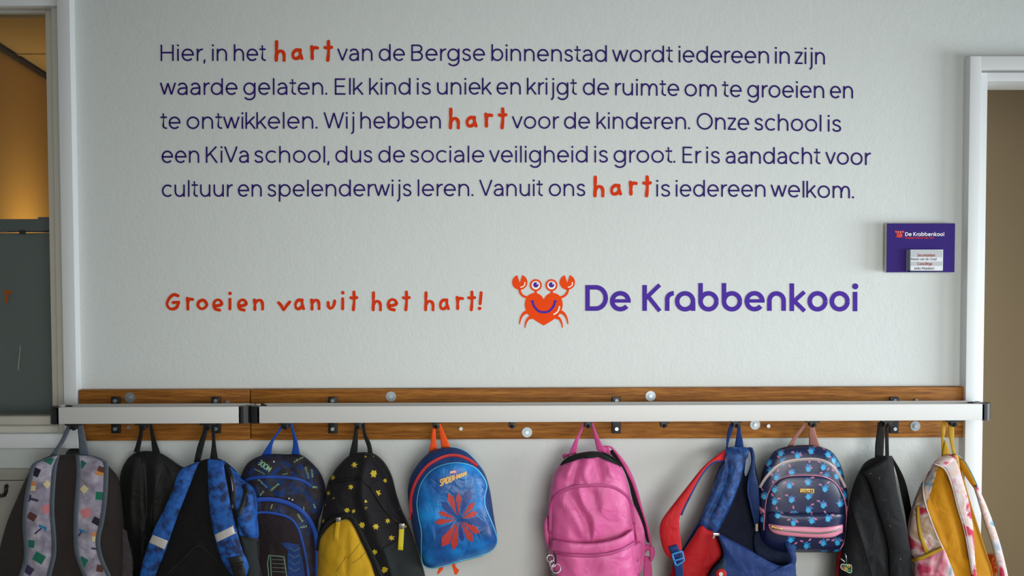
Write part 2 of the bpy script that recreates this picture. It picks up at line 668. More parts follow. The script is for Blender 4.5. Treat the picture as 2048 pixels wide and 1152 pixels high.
def glyphs(h):
    g = {}
    r = 0.5 - h + 0.01
    T = 1.36
    C = 1.33
    rx = 0.51 - h
    g['o'] = (1.02, [A(.51, .5, rx, r, 0, 360, 32)])
    g['e'] = (.98, [[(h, .5)] + A(.49, .5, .49 - h, r, 0, 318, 28)])
    g['ë'] = (.98, g['e'][1] + [('dot', .3, 1.28), ('dot', .68, 1.28)])
    g['c'] = (.9, [A(.5, .5, .5 - h, r, 45, 315, 24)])
    g['d'] = (1.0, [A(.49, .5, .49 - h, r, 0, 360, 28), [(1 - h, 0), (1 - h, T)]])
    g['b'] = (1.0, [A(.51, .5, .49 - h, r, 0, 360, 28), [(h, 0), (h, T)]])
    g['p'] = (1.0, [A(.51, .5, .49 - h, r, 0, 360, 28), [(h, -.42), (h, 1)]])
    g['g'] = (1.0, [A(.49, .5, .49 - h, r, 0, 360, 28), [(1 - h, 1), (1 - h, 0)] + A(.5, 0, .5 - h, .38, 0, -150, 14)])
    g['a'] = (.84, [crom([(.1, .76), (.22, .89), (.42, .945), (.62, .89), (.84 - h, .66)], k=6) + [Vector((.84 - h, .3)), Vector((.84 - h, 0))],
                    crom([(.84 - h, .57), (.5, .56), (.22, .51), (.075, .31), (.17, .12), (.38, .055), (.62, .12), (.84 - h, .33)], k=5)])
    for ch, t in (('n', 1), ('h', T)):
        g[ch] = (.88, [[(h, 0), (h, t)], [(h, .5)] + A(.44, .54, .44 - h, .46 - h + .01, 180, 0, 16) + [(.88 - h, 0)]])
    g['m'] = (1.42, [[(h, 0), (h, 1)], [(h, .5)] + A(.385, .58, .385 - h, .42 - h + .01, 180, 0, 14) + [(.77 - h, 0)],
                     [(.77 - h, .5)] + A(1.06, .58, .36 - h, .42 - h + .01, 180, 0, 14) + [(1.42 - h, 0)]])
    g['u'] = (.88, [[(.88 - h, 0), (.88 - h, 1)], [(h, 1), (h, .46)] + A(.44, .46, .44 - h, .46 - h + .01, 180, 360, 16)])
    g['r'] = (.5, [[(h, 0), (h, 1)], [(h, .5)] + A(.46, .52, .46 - h, .48 - h + .01, 180, 95, 10) + [(.5, 1 - h)]])
    g['i'] = (2 * h, [[(h, 0), (h, 1)], ('dot', h, 1.27)])
    g['j'] = (.3, [[(.3 - h, 1), (.3 - h, -.12)] + A(.02, -.12, .28 - h, .27, 0, -85, 10), ('dot', .3 - h, 1.27)])
    g['l'] = (2 * h, [[(h, 0), (h, T)]])
    g['k'] = (.8, [[(h, 0), (h, T)], [(h, .33), (.72, 1)], [(.32, .58), (.78, 0)]])
    g['t'] = (.56, [[(.23, 1.27), (.23, .28)] + A(.48, .29, .25, .29 - h, 180, 265, 8) + [(.55, h)], [(0, .95), (.54, .95)]])
    g['f'] = (.56, [[(.23, 0), (.23, 1.05)] + A(.5, 1.05, .27, .3, 180, 95, 8), [(0, .95), (.54, .95)]])
    g['v'] = (.86, [[(.04, 1), (.43, .04)], [(.43, .04), (.82, 1)]])
    g['w'] = (1.3, [[(.04, 1), (.36, .04)], [(.36, .04), (.65, .96)], [(.65, .96), (.94, .04)], [(.94, .04), (1.26, 1)]])
    g['z'] = (.76, [[(.03, 1 - h), (.7, 1 - h)], [(.7, 1 - h), (.06, h)], [(.04, h), (.74, h)]])
    g['s'] = (.72, [crom([(.65, .78), (.5, .92), (.34, .945), (.14, .86), (.1, .7), (.24, .56), (.5, .47), (.64, .32), (.6, .13), (.38, .055), (.18, .09), (.06, .24)], k=5)])
    g[','] = (.16, [[(.11, .13), (.05, -.2)]])
    g['.'] = (.17, [('dot', .085, .085)])
    g['-'] = (.4, [[(0, .5), (.4, .5)]])
    g['H'] = (1.05, [[(h, 0), (h, C)], [(1.05 - h, 0), (1.05 - h, C)], [(h, .68), (1.05 - h, .68)]])
    g['E'] = (.84, [[(h, 0), (h, C)], [(h, C - h), (.82, C - h)], [(h, .69), (.76, .69)], [(h, h), (.84, h)]])
    g['B'] = (.95, [[(h, 0), (h, C)], [(h, C - h), (.52, C - h)] + A(.55, 1.0, .3, C - h - 1.0, 90, -90, 12) + [(h, .7)],
                    [(.5, .7)] + A(.55, .385, .4 - h, .385 - h, 90, -90, 12) + [(h, h)]])
    g['D'] = (1.15, [[(h, 0), (h, C)], [(h, C - h), (.45, C - h)] + A(.45, C / 2, .7 - h, C / 2 - h, 90, -90, 18) + [(h, h)]])
    g['W'] = (1.75, [[(.04, C), (.47, .04)], [(.47, .04), (.875, C - .05)], [(.875, C - .05), (1.28, .04)], [(1.28, .04), (1.71, C)]])
    g['O'] = (1.38, [A(.69, C / 2, .69 - h, C / 2 - h + .015, 0, 360, 36)])
    g['K'] = (1.0, [[(h, 0), (h, C)], [(h, .5), (.9, C)], [(.36, .78), (.96, 0)]])
    g['V'] = (1.12, [[(.04, C), (.56, .04)], [(.56, .04), (1.08, C)]])
    g['S'] = (.9, [crom([(.82, 1.08), (.64, 1.24), (.42, 1.27), (.18, 1.17), (.13, .95), (.3, .76), (.62, .62), (.82, .4), (.75, .15), (.46, .055), (.22, .1), (.07, .3)], k=5)])
    g['M'] = (1.25, [[(h, 0), (h, C)], [(h, C - .03), (.625, .3)], [(.625, .3), (1.25 - h, C - .03)], [(1.25 - h, 0), (1.25 - h, C)]])
    g['G'] = (1.3, [A(.66, C / 2, .66 - h, C / 2 - h, 42, 360, 28) + [(.72, C / 2)]])
    g['C'] = (1.2, [A(.66, C / 2, .66 - h, C / 2 - h, 42, 318, 26)])
    g['J'] = (.65, [[(.65 - h, C), (.65 - h, .35)] + A(.33, .35, .32 - h, .35 - h, 0, -160, 12)])
    g['P'] = (.9, [[(h, 0), (h, C)], [(h, C - h), (.5, C - h)] + A(.5, .92, .4 - h, C - h - .92, 90, -90, 12) + [(h, .51)]])
    g['R'] = (.95, [[(h, 0), (h, C)], [(h, C - h), (.5, C - h)] + A(.5, .95, .4 - h, C - h - .95, 90, -90, 12) + [(h, .57)], [(.45, .57), (.9, 0)]])
    g['I'] = (2 * h, [[(h, 0), (h, C)]])
    g['A'] = (1.15, [[(.04, 0), (.575, C - .02)], [(.575, C - .02), (1.11, 0)], [(.22, .42), (.93, .42)]])
    g['N'] = (1.05, [[(h, 0), (h, C)], [(h, C - .02), (1.05 - h, .02)], [(1.05 - h, 0), (1.05 - h, C)]])
    g['T'] = (1.0, [[(.5, 0), (.5, C)], [(0, C - h), (1, C - h)]])
    g['U'] = (1.0, [[(h, C), (h, .5)] + A(.5, .5, .5 - h, .5 - h, 180, 360, 16) + [(1 - h, C)]])
    g['L'] = (.75, [[(h, 0), (h, C)], [(h, h), (.75, h)]])
    return g


ROUND_L, ROUND_R = set('oecdgaqOGCs'), set('oebpOsDSë')
DIAG = set('vwzVWktf,.')
GL = glyphs(H)


def word(mb, text, x0, x1, base, xh, d, m=0, stroke=None, gl=None, slope=0.0, cap=False, up=None):
    """Letters of one word fitted between x0 and x1 (picture units) on a base line; slope tilts the line."""
    gl = gl or GL
    stroke = stroke or xh * 2 * H
    pos, x = [], 0.0
    for i, ch in enumerate(text):
        if ch == ' ':
            x += .45
            continue
        W_, st = gl[ch]
        if pos:
            p = text[i - 1]
            a = .0 if p == 'r' else (.05 if p == 'c' else (.04 if p in DIAG else (.09 if p in ROUND_R else .14)))
            b = .04 if ch in DIAG else (.09 if ch in ROUND_L else .14)
            x += a + b
        pos.append((ch, x))
        x += W_
    k = (x1 - x0) / x
    e = 0

    def tr(p, ox):
        X = (p[0] + ox) * k
        Y = -p[1] * xh
        if up:
            Y *= up(X / (x1 - x0))
        return (x0 + X, base + Y + X * slope)
    for ch, ox in pos:
        for s in gl[ch][1]:
            e = (e + 1) % 3
            dd = (lambda x, y, e=e: yy(d, x, y) - e * 0.00004)
            if s[0] == 'dot':
                q = tr((s[1], s[2]), ox)
                disc(mb, q[0], q[1], stroke * .64, dd, m, 16)
            else:
                ribbon(mb, [tr(p, ox) for p in s], stroke, dd, m, cap)


def hand(mb, ch, x0, x1, y0, y1, wpx, d, m=0):
    """A hand-painted letter inside a picture box, drawn with a round brush."""
    G = {
        'h': [[(.1, 0), (.08, .5), (.06, 1)], [(.08, .72), (.35, .52), (.7, .52), (.92, .68), (.93, 1)]],
        'a': [[(.75, .12), (.45, .02), (.12, .25), (.02, .6), (.15, .93), (.5, .95), (.8, .7)], [(.8, .02), (.82, .5), (.98, .95)]],
        'r': [[(.08, .02), (.14, .5), (.16, 1)], [(.14, .5), (.3, .22), (.6, .1), (.98, .12)]],
        't': [[(.52, 0), (.55, .5), (.42, 1)], [(.0, .32), (.4, .36), (1, .31)]],
        'G': [[(.92, .08), (.6, 0), (.25, .2), (.02, .6), (.15, .9), (.45, 1), (.8, .88), (.96, .55)], [(.52, .55), (.97, .52)]],
        'o': [[(.55, .02), (.15, .2), (.0, .6), (.3, .98), (.7, .95), (1, .6), (.85, .2), (.62, .05)]],
        'e': [[(.05, .55), (.5, .58), (.95, .42), (.8, .12), (.45, .02), (.1, .2), (0, .55), (.2, .88), (.7, 1)]],
        'i': [[(.5, .38), (.4, 1)], [(.6, 0), (.62, .02)]],
        'n': [[(.05, .02), (.1, .5), (.1, 1)], [(.1, .4), (.4, .08), (.75, .08), (.93, .4), (.95, .95)]],
        'v': [[(0, .1), (.25, .5), (.45, 1), (.7, .5), (1, 0)]],
        'u': [[(.03, .2), (.08, .7), (.35, .98), (.7, .8), (.9, .4), (.98, 0)]],
        '!': [[(.9, 0), (.55, .68)], [(.4, .98), (.42, .99)]],
    }[ch]
    r = wpx / 2
    for i, s in enumerate(G):
        q = [(x0 + r + (x1 - x0 - wpx) * a, y0 + r + (y1 - y0 - wpx) * b) for a, b in s]
        if len(q) > 2:
            q = crom(q, k=6)
        dd = (lambda x, y, i=i: yy(d, x, y) - i * 0.00004)
        if len(q) == 2 and (Vector(q[0]) - Vector(q[1])).length < 2:
            disc(mb, q[0][0], q[0][1], r * 1.15, dd, m, 16)
        else:
            ribbon(mb, q, wpx, dd, m, True, taper=lambda t: 0.94 + 0.1 * math.sin(t * 9 + i * 2))

# ================================================================== materials of the place
WALL = wall_mat('painted_plaster', '#d6dbda')
WHITE = mat('white_gloss_paint', '#e0e3e5', 0.42, bump=0.05, bscale=60)
CREAM = mat('cream_paint', '#cfcbc0', 0.5, bump=0.05, bscale=60)
FLOOR = mat('tan_floor', '#a08c6c', 0.5, var=0.08, vscale=30)
CEIL = mat('ceiling_white', '#c9c9c6', 0.8, bump=0.1, bscale=80)
WOOD = wood_mat('brown_wood')
ALU = mat('brushed_aluminium', '#d3d3d2', 0.58, 0.1, bump=0.03, bscale=400)
BLACKP = mat('black_plastic', '#17181a', 0.42, bump=0.03, bscale=300)
STEEL = mat('zinc_steel', '#b4bbc0', 0.38, 0.85)
WASH = mat('zinc_washer', '#9aa4ab', 0.42, 0.7)
PURPLE = mat('purple_vinyl', '#2b1468', 0.6, spec=.15)
LOGOP = mat('violet_vinyl', '#4a2a9c', 0.6, spec=.15)
ORANGE = mat('orange_vinyl', '#d8380a', 0.6, spec=.12)
REDOR = mat('orange_red_vinyl', '#ee4806', 0.6, spec=.12)
WHITEV = mat('white_vinyl', '#f0efee', 0.5)
GLASS = glass_mat('clear_glass')

# ================================================================== the room
xw = P(156, 480, 0).x          # right edge of the window opening trim
zs = P(80, 893, 0).z           # bottom of the window sill trim
xd = P(1935, 480, 0).x         # left edge of the door surround
zd = P(1990, 112, -0.04).z     # top of the door surround
XL, XR, ZT = -2.9, 4.4, 2.75
WT = 0.2


def struct(name, mb, m, smooth=False, sharp=None):
    return tag(mb.build(name, m, smooth=smooth, sharp=sharp), None, None, kind='structure')


b = MB()
b.box((xw - .03, 0, 0), (xd + .03, WT, ZT))
b.box((XL, 0, 0), (xw - .03, WT, zs + .02))
b.box((XL, 0, 2.33), (xw - .03, WT, ZT))
b.box((xd + .03, 0, zd - .03), (XR, WT, ZT))
b.box((xd + 1.05, 0, 0), (XR, WT, zd - .03))
struct('wall_back', b, WALL)
b = MB()
b.box((XL - 4, -7, -.06), (XR + 2, 8, 0))
struct('floor', b, FLOOR)
b = MB()
b.box((XL, -7, ZT), (XR, 0.0, ZT + .08))
struct('ceiling', b, CEIL)
b = MB()
b.box((XL - .1, -7, 0), (XL, .2, ZT))
struct('wall_left', b, WALL)

# ---- window on the left, with its stepped white frame
win = empty('window_1', (xw, 0, zs), None, None)
win['kind'] = 'structure'
b = MB()
xa, xb = P(122, 480, -.038).x, P(147.5, 480, -.038).x
zh = P(60, 19, .0).z
b.box((xa, -.038, zs), (xb, .02, 2.45), bev=.002)
b.box((XL, -.03, zh + .005), (xa, .02, 2.45), bev=.002)
b.box((XL, -.030, zs), (xa, .02, P(60, 868, -.03).z), bev=.003)
b.build('window_casing', WHITE, win, sharp=30)
b = MB()
xi, xj = P(110, 480, 0).x, P(101, 480, .04).x
za, zb_ = P(60, 852, 0).z, P(60, 832, .04).z
b.box((xi, 0.0, zs), (xa + .003, .1, 2.45), bev=.004)
b.box((xj, .03, zs), (xi + .003, .1, 2.45), bev=.004)
b.box((XL, 0, zs), (xi, .1, za), bev=.004)
b.box((XL, .03, za - .01), (xj, .1, zb_), bev=.004)
b.box((XL, .03, zh - .004), (xj, .1, zh + .02), bev=.003)
b.build('window_frame', CREAM, win, sharp=30)
b = MB()
b.box((XL, .052, zb_ - .01), (xj + .01, .056, zh + .01))
b.build('window_pane', GLASS, win, smooth=False)

# ---- the office behind the window
def hz(px, py, z):
    d = ray(px, py)
    return CAM + d * ((z - CAM.z) / d.z)


OFFC = mat('office_ceiling', '#d8c8a4', 0.85, bump=0.05, bscale=60)
OFFW = mat('office_wall', '#d9b878', 0.8, bump=0.08, bscale=120)
OZ = 2.62
qa, qb = hz(-160, 97 - 160 * .62, OZ), hz(97, 158, OZ)
dirv = (qb - qa).normalized()
p0, p1 = qa - dirv * 1.2, qb + dirv * 4
nrm = Vector((-dirv.y, dirv.x, 0)) * .1
b = MB()
q = [p0, p1, p1 + nrm, p0 + nrm]
b.add([(v.x, v.y, 0) for v in q] + [(v.x, v.y, OZ) for v in q], [(0, 1, 5, 4), (1, 2, 6, 5), (2, 3, 7, 6), (3, 0, 4, 7), (4, 5, 6, 7)])
struct('wall_office', b, OFFW)
b = MB()
b.box((-9, .21, OZ + .02), (.6, 9.5, OZ + .08))
for py in (108,):
    s = hz(50, py, OZ + .02).y
    b.box((-9, s - .02, OZ + .012), (.6, s + .02, OZ + .021))
struct('ceiling_office', b, OFFC)
b = MB()
for k in (0.0,):
    b.add([(v.x, v.y, z) for v in (p0, p1) for z in (OZ - .012, OZ + .0)] + [(v.x - nrm.x * .3, v.y - nrm.y * .3, z) for v in (p0, p1) for z in (OZ - .012, OZ)],
          [(0, 2, 3, 1), (4, 5, 7, 6), (0, 1, 5, 4), (2, 6, 7, 3), (0, 4, 6, 2), (1, 3, 7, 5)])
struct('trim_1', b, mat('dark_trim', '#2c2216', 0.6))
b = MB()
b.box((-9, 9.4, 0), (.6, 9.5, OZ + .02))
b.box((.5, .25, 0), (.6, 9.4, OZ + .02))
struct('wall_office_end', b, OFFW)
lp = bpy.data.lights.new('office_lamp', 'AREA')
lp.shape = 'DISK'
lp.size = .4
lp.energy = 7
lp.color = (1.0, .62, .22)
lo = bpy.data.objects.new('office_lamp', lp)
COL.objects.link(lo)
wd_ = ray(50, 425)
k_ = ((p0 - CAM).x * dirv.y - (p0 - CAM).y * dirv.x) / (wd_.x * dirv.y - wd_.y * dirv.x)
wp = CAM + wd_ * k_
lo.location = wp - nrm.normalized() * .42 + Vector((0, 0, -.5))
lo.rotation_euler = (wp + Vector((0, 0, .25)) - Vector(lo.location)).to_track_quat('-Z', 'Y').to_euler()

# grey whiteboard standing close behind the glass
wb = empty('whiteboard', P(50, 832, .2), 'dark grey board with top rail standing behind the left window', 'board')
GREYB = mat('grey_board', '#8a908f', 0.35, var=.04, vscale=8)
b = MB()
b.box((-2.8, .2, P(50, 850, .2).z), (P(112, 480, .2).x, .225, P(50, 466, .2).z))
b.build('panel', GREYB, wb, smooth=False)
b = MB()
b.box((-2.8, .18, P(50, 464, .18).z), (P(112, 480, .2).x, .24, P(50, 438, .18).z), bev=.004)
b.box((P(74, 437, .18).x, .185, P(74, 438, .18).z - .002), (P(112, 437, .18).x, .235, P(74, 434, .18).z), bev=.002)
b.build('top_rail', mat('grey_rail', '#7d8385', 0.4), wb, sharp=30)
b = MB()
b.box((P(14, 463, .17).x, .172, P(14, 464.5, .17).z), (P(95, 463, .17).x, .182, P(14, 462.5, .17).z))
c_ = P(44, 463.5, .17)
b.box((c_.x - .008, .165, c_.z - .008), (c_.x + .008, .182, c_.z + .006), bev=.002)
c_ = P(90, 463, .17)
b.box((c_.x - .006, .165, c_.z - .003), (c_.x + .01, .182, c_.z + .003), bev=.001)
b.build('latch', BLACKP, wb, sharp=30)
b = MB()
hand(b, 'r', 8, 25, 579, 606, 6, .05)
tag(b.build('window_lettering', mat('dull_orange_vinyl', '#a8541c', .6, spec=.1), smooth=False), 'orange hand-painted letter r on the left window glass', 'lettering')
b = MB()  # white rods shape the reflection glint of an acrylic holder
tube(b, [P(41, 690, .12), P(37, 738, .12)], .0012, 0)
tube(b, [P(33, 739, .12), P(40, 739, .12)], .0009, 0)
tube(b, [P(38.5, 712, .12), P(35.5, 737, .12)], .0007, 0)
tag(b.build('holder_glint', mat('white_glint', '#e8eeee', 0.15)), 'thin white reflection glint of an acrylic holder behind the left window glass, shaped as rods', 'holder')

# ---- below the window: ledge strip, panel with hooks
b = MB()
b.box((XL, -.016, P(30, 958, 0).z), (P(118, 945, 0).x, -.001, P(30, 936, 0).z), bev=.002)
b.box((XL, -.022, .1), (P(118, 1000, 0).x, -.001, P(30, 959, 0).z), bev=.002)
tag(b.build('low_cupboard', mat('grey_panel', '#a9a79f', 0.5), sharp=30), 'low pale grey panel with darker top strip on the wall under the left window', 'panel', kind='thing')
b = MB()
tube(b, [P(12, 972, -.05), P(12, 983, -.05), P(9, 990, -.045), P(2, 992, -.03), P(-2, 990, -.02)], .006)
tube(b, [P(13, 972, -.05), P(13, 974, -.018)], .006)
tag(b.build('wall_hook', BLACKP), 'black J shaped hook on the low panel under the left window', 'hook', 'black wall hooks')
b = MB()
c_ = P(147, 912, -.03)
bm = bmesh.new()
bmesh.ops.create_uvsphere(bm, u_segments=24, v_segments=12, radius=1)
for v in bm.verts:
    v.co = Vector((c_.x + v.co.x * .028, -.024 + v.co.y * .024, c_.z + v.co.z * .026))
b.bm(bm)
tag(b.build('wall_hook', BLACKP), 'black round hook knob on the wall behind the grey strapped backpack handle', 'hook', 'black wall hooks')

b = MB()
c_ = P(1661, 966, -.003)
b.box((c_.x - .010, -.003, c_.z - .012), (c_.x + .010, -.001, c_.z + .014), bev=.0009)
tube(b, crom([c_ + Vector((0, 0, -.002)), c_ + Vector((0, -.010, -.010)), c_ + Vector((0, -.018, -.006)), c_ + Vector((0, -.019, .002))], k=4), .003)
hk_ = mat('clear_plastic', '#cdd4d4', .15)
hk_.node_tree.nodes['Principled BSDF'].inputs['Transmission Weight'].default_value = .7
tag(b.build('wall_hook', hk_, sharp=35), 'small clear adhesive hook on the wall between the navy and the dusty black backpacks', 'hook')

# ---- doorway on the right
door = empty('door_1', (xd, 0, 0), None, None)
door['kind'] = 'structure'
x1, x2 = P(1935.5, 480, -.044).x, P(1959, 480, -.044).x
x3 = P(1971, 480, -.02).x
b = MB()
zt, zu = P(2000, 112, -.044).z, P(2000, 138.5, -.044).z
b.box((x1, -.044, 0), (x2, .03, zt), bev=.003)
b.box((x2 - .004, -.044, zu), (x1 + 1.15, .03, zt), bev=.003)
b.box((x1 + 1.09, -.044, 0), (x1 + 1.15, .03, zt), bev=.003)
b.build('door_casing', WHITE, door, sharp=30)
b = MB()
z3 = P(2000, 162.5, -.02).z
z2 = P(2000, 145, -.02).z
b.box((x2, -.02, 0), (x3, .16, z2), bev=.003)
b.box((x3 - .004, -.02, z3), (x1 + 1.1, .16, z2), bev=.003)
b.box((x2, 0.0, z2 - .005), (x1 + 1.1, .03, zu + .02))
b.build('door_frame', WHITE, door, sharp=30)
BEIGE = mat('beige_wall', '#98866a', 0.85, bump=0.15, bscale=150)
b = MB()
b.box((.7, .62, 0), (6, .72, ZT))
struct('wall_room_beyond', b, BEIGE)
b = MB()
b.box((.7, .2, 2.4), (6, .62, 2.45))
struct('ceiling_room_beyond', b, BEIGE)
b = MB()
b.box((.62, .25, 0), (.7, .62, 2.45))
struct('wall_room_side', b, BEIGE)
lp = bpy.data.lights.new('room_fill', 'AREA')
lp.shape = 'DISK'
lp.size = .5
lp.energy = 7
lp.color = (1.0, .88, .70)
lo = bpy.data.objects.new('room_fill', lp)  # unseen source added to brighten the wall beyond the doorway
COL.objects.link(lo)
lo.location = (3.3, .3, .55)
lo.rotation_euler = (Vector((1.7, .62, .9)) - Vector(lo.location)).to_track_quat('-Z', 'Y').to_euler()

# ================================================================== the writing on the wall
TW = -.0012
para = empty('wall_lettering', P(1030, 395, 0), 'five line paragraph of dark purple letters at the top of the wall', 'lettering')
ROWS = [
    ([(320, 122), (1170, 121.7), (1215, 124), (1346, 124.8), (1540, 127), (1650, 129)],
     [('Hier,', 321.3, 411), ('in', 424.4, 454), ('het', 467.8, 532), ('van', 675, 745), ('de', 757.8, 809.7), ('Bergse', 822.8, 970), ('binnenstad', 983, 1213.7), ('wordt', 1225, 1346), ('iedereen', 1357.8, 1538), ('in', 1550.6, 1579.4), ('zijn', 1589.7, 1649.7)], (548, 0)),
    ([(320, 190), (1041, 189), (1154, 189.6), (1358, 192.2), (1483, 194.4), (1706, 197)],
     [('waarde', 320.3, 475), ('gelaten.', 486.9, 654.7), ('Elk', 669.7, 726.6), ('kind', 738.4, 821), ('is', 834, 862), ('uniek', 874.4, 983), ('en', 993.4, 1041.6), ('krijgt', 1054, 1154), ('de', 1166, 1218), ('ruimte', 1230.6, 1358.4), ('om', 1369.4, 1433.4), ('te', 1444.4, 1483.4), ('groeien', 1495, 1648.4), ('en', 1660.6, 1706)], None),
    ([(320, 258), (881, 257), (1180, 257.6), (1380, 258.6), (1498, 260.4), (1682, 263.7)],
     [('te', 321, 361), ('ontwikkelen.', 373.4, 635.3), ('Wij', 647.8, 708.4), ('hebben', 721, 881.6), ('voor', 1024.4, 1118.4), ('de', 1128.4, 1180), ('kinderen.', 1193.4, 1380.3), ('Onze', 1393.8, 1498.4), ('school', 1509.4, 1642.8), ('is', 1656, 1682.5)], (896.5, 135)),
    ([(320, 326), (809, 325), (1216, 325), (1351, 325.7), (1440, 327), (1640, 328.5), (1742, 330.3)],
     [('een', 323.4, 398.4), ('KiVa', 411.9, 497.5), ('school,', 508.8, 658.8), ('dus', 671, 744.7), ('de', 757, 809.7), ('sociale', 820.6, 968.4), ('veiligheid', 979, 1175.3), ('is', 1189, 1216), ('groot.', 1227.5, 1351), ('Er', 1365.6, 1402.8), ('is', 1413, 1440), ('aandacht', 1451.6, 1641), ('voor', 1651.6, 1742)], None),
    ([(320, 393.8), (823, 392.4), (1170, 392.2), (1341, 393.2), (1531, 393.8), (1708, 396.8)],
     [('cultuur', 324, 465.6), ('en', 476, 523.4), ('spelenderwijs', 535.3, 823), ('leren.', 835.6, 947), ('Vanuit', 959, 1086), ('ons', 1098, 1170.6), ('is', 1313, 1340.6), ('iedereen', 1352, 1531), ('welkom.', 1542, 1708.4)], (1185.5, 271)),
]


def itp(tab, x):
    for (a, ya), (c, yc) in zip(tab, tab[1:]):
        if x <= c:
            return ya + (yc - ya) * max(0, (x - a)) / (c - a)
    return tab[-1][1]


for base, words, hart in ROWS:
    for t, a, c in words:
        ya, yb = itp(base, a), itp(base, c)
        b = MB()
        word(b, t, a, c, ya, 24.6, TW, stroke=3.4, slope=(yb - ya) / (c - a))
        b.build('word', PURPLE, para, smooth=False)
    if hart:
        hx, hy = hart
        b = MB()
        for ch, x0, x1, y0, y1 in (('h', 0, 25, 80, 124), ('a', 34, 59.5, 96, 121), ('r', 71, 90.5, 89.5, 120.5), ('t', 99, 118.5, 79.5, 124)):
            hand(b, ch, hx + x0, hx + x1, hy + y0, hy + y1, 7.0, TW)
        b.build('word', ORANGE, para, smooth=False, label='orange hand-painted word')

slo = empty('slogan_lettering', P(648, 622, 0), 'orange hand-painted slogan on the wall left of the crab emblem', 'lettering')
SL = [[('G', 60, 150, 135, 238), ('r', 178, 230, 155, 238), ('o', 242, 312, 165, 236), ('e', 335, 402, 164, 244), ('i', 428, 450, 128, 237), ('e', 480, 545, 164, 244), ('n', 570, 642, 165, 240)],
      [('v', 715, 798, 178, 242), ('a', 812, 880, 165, 238), ('n', 905, 972, 165, 238), ('u', 1003, 1062, 172, 235), ('i', 1088, 1110, 124, 236), ('t', 1138, 1190, 120, 242)],
      [('h', 1265, 1332, 124, 242), ('e', 1356, 1425, 162, 243), ('t', 1445, 1497, 120, 242)],
      [('h', 1572, 1640, 124, 242), ('a', 1660, 1727, 165, 238), ('r', 1757, 1810, 150, 235), ('t', 1828, 1880, 120, 242), ('!', 1884, 1920, 124, 236)]]
for wd in SL:
    b = MB()
    for ch, x0, x1, y0, y1 in wd:
        hand(b, ch, 310 + x0 / 2.926, 310 + x1 / 2.926, 540 + y0 / 2.926, 540 + y1 / 2.926, 6.3, TW)
    b.build('word', ORANGE, slo, smooth=False)

# ---- school logo: crab emblem and name
logo = empty('wall_logo', P(1370, 625, 0), 'school logo with orange heart-bodied crab and bold violet name on the wall', 'logo')


def crab(tr, k, Y0, parent, red, violet, white, name='emblem'):
    dl = .00012

    def pl(mb, pts, m, lay):
        poly(mb, [tr(p) for p in pts], Y0 - lay * dl, m)

    def cir(mb, x, y, r, m, lay, n=32):
        pl(mb, [(x + r * math.cos(2 * math.pi * i / n), y + r * math.sin(2 * math.pi * i / n)) for i in range(n)], m, lay)

    def rb(mb, pts, wz, m, lay, tp=None, cap=False):
        ribbon(mb, [tr(p) for p in crom(pts, k=8)], wz * k, Y0 - lay * dl, m, cap, tp)
    b = MB()
    heart = crom([(397, 352), (370, 312), (325, 288), (270, 292), (222, 330), (203, 395), (212, 455), (248, 520), (320, 575)], k=6) + [Vector((397, 620))]
    heart += [Vector((794 - p.x, p.y)) for p in reversed(heart[1:-1])]
    pl(b, heart, 0, 0)
    for s in (1, -1):
        mx = (lambda p: p) if s == 1 else (lambda p: (794 - p[0], p[1]))
        rb(b, [mx(p) for p in [(148, 245), (158, 285), (188, 318), (235, 335)]], 24, 0, 1)
        rb(b, [mx(p) for p in [(225, 480), (190, 500), (162, 545), (148, 607)]], 34, 0, 1, lambda t: 1.15 - .85 * t)
        rb(b, [mx(p) for p in [(275, 535), (240, 548), (215, 590), (204, 643)]], 34, 0, 1, lambda t: 1.1 - .8 * t)
        rb(b, [mx(p) for p in [(315, 255), (315, 300)]], 25, 0, 1)
        n = 34
        claw = []
        for i in range(n + 1):
            a = math.radians(-72 + (324) * i / n)
            claw.append((152 + 79 * math.cos(a), 177 + 76 * math.sin(a)))
        claw += [(128, 104), (150, 186)]
        cl = []
        for i in range(n + 1):
            a = math.radians(-72 + 324 * i / n)
            cl.append((152 + 79 * math.cos(a), 177 + 77 * math.sin(a)))
        cl.append((152, 185))
        if s == -1:
            cl = [(x + 487, y) for x, y in cl]
        pl(b, cl, 0, 1)
        ex = 316 if s == 1 else 476
        cir(b, ex, 207, 62, 0, 2)
    e = b.build(name, red, parent, smooth=False)
    for ex in (316, 476):
        b = MB()
        cir(b, ex, 207, 43, 0, 3)
        cir(b, ex, 203, 28, 1, 4)
        cir(b, ex + 14, 191, 8, 0, 5, 12)
        b.build('eye', [white, violet], e, smooth=False, label='white eye with violet pupil')
    for pts, wz in (([(205, 175), (200, 205), (180, 222), (157, 228)], 11), ([(692, 175), (687, 205), (667, 222), (644, 228)], 11), ([(559, 420), (551, 455), (532, 485), (497, 508)], 14)):
        b = MB()
        rb(b, pts, wz, 0, 3)
        b.build('highlight_mark', white, e, smooth=False, label='white curved mark')
    b = MB()
    rb(b, [(281, 372), (300, 425), (345, 472), (398, 484), (450, 472), (495, 425), (513, 372)], 24, 0, 4)
    rb(b, [(262, 375), (278, 368), (295, 368)], 14, 0, 5)
    rb(b, [(532, 375), (516, 368), (499, 368)], 14, 0, 5)
    b.build('smile', violet, e, smooth=False, label='violet smile')
    return e


crab(lambda p: (1010 + p[0] / 5.12, 530 + p[1] / 5.12), 1 / 5.12, TW, logo, REDOR, LOGOP, WHITEV)


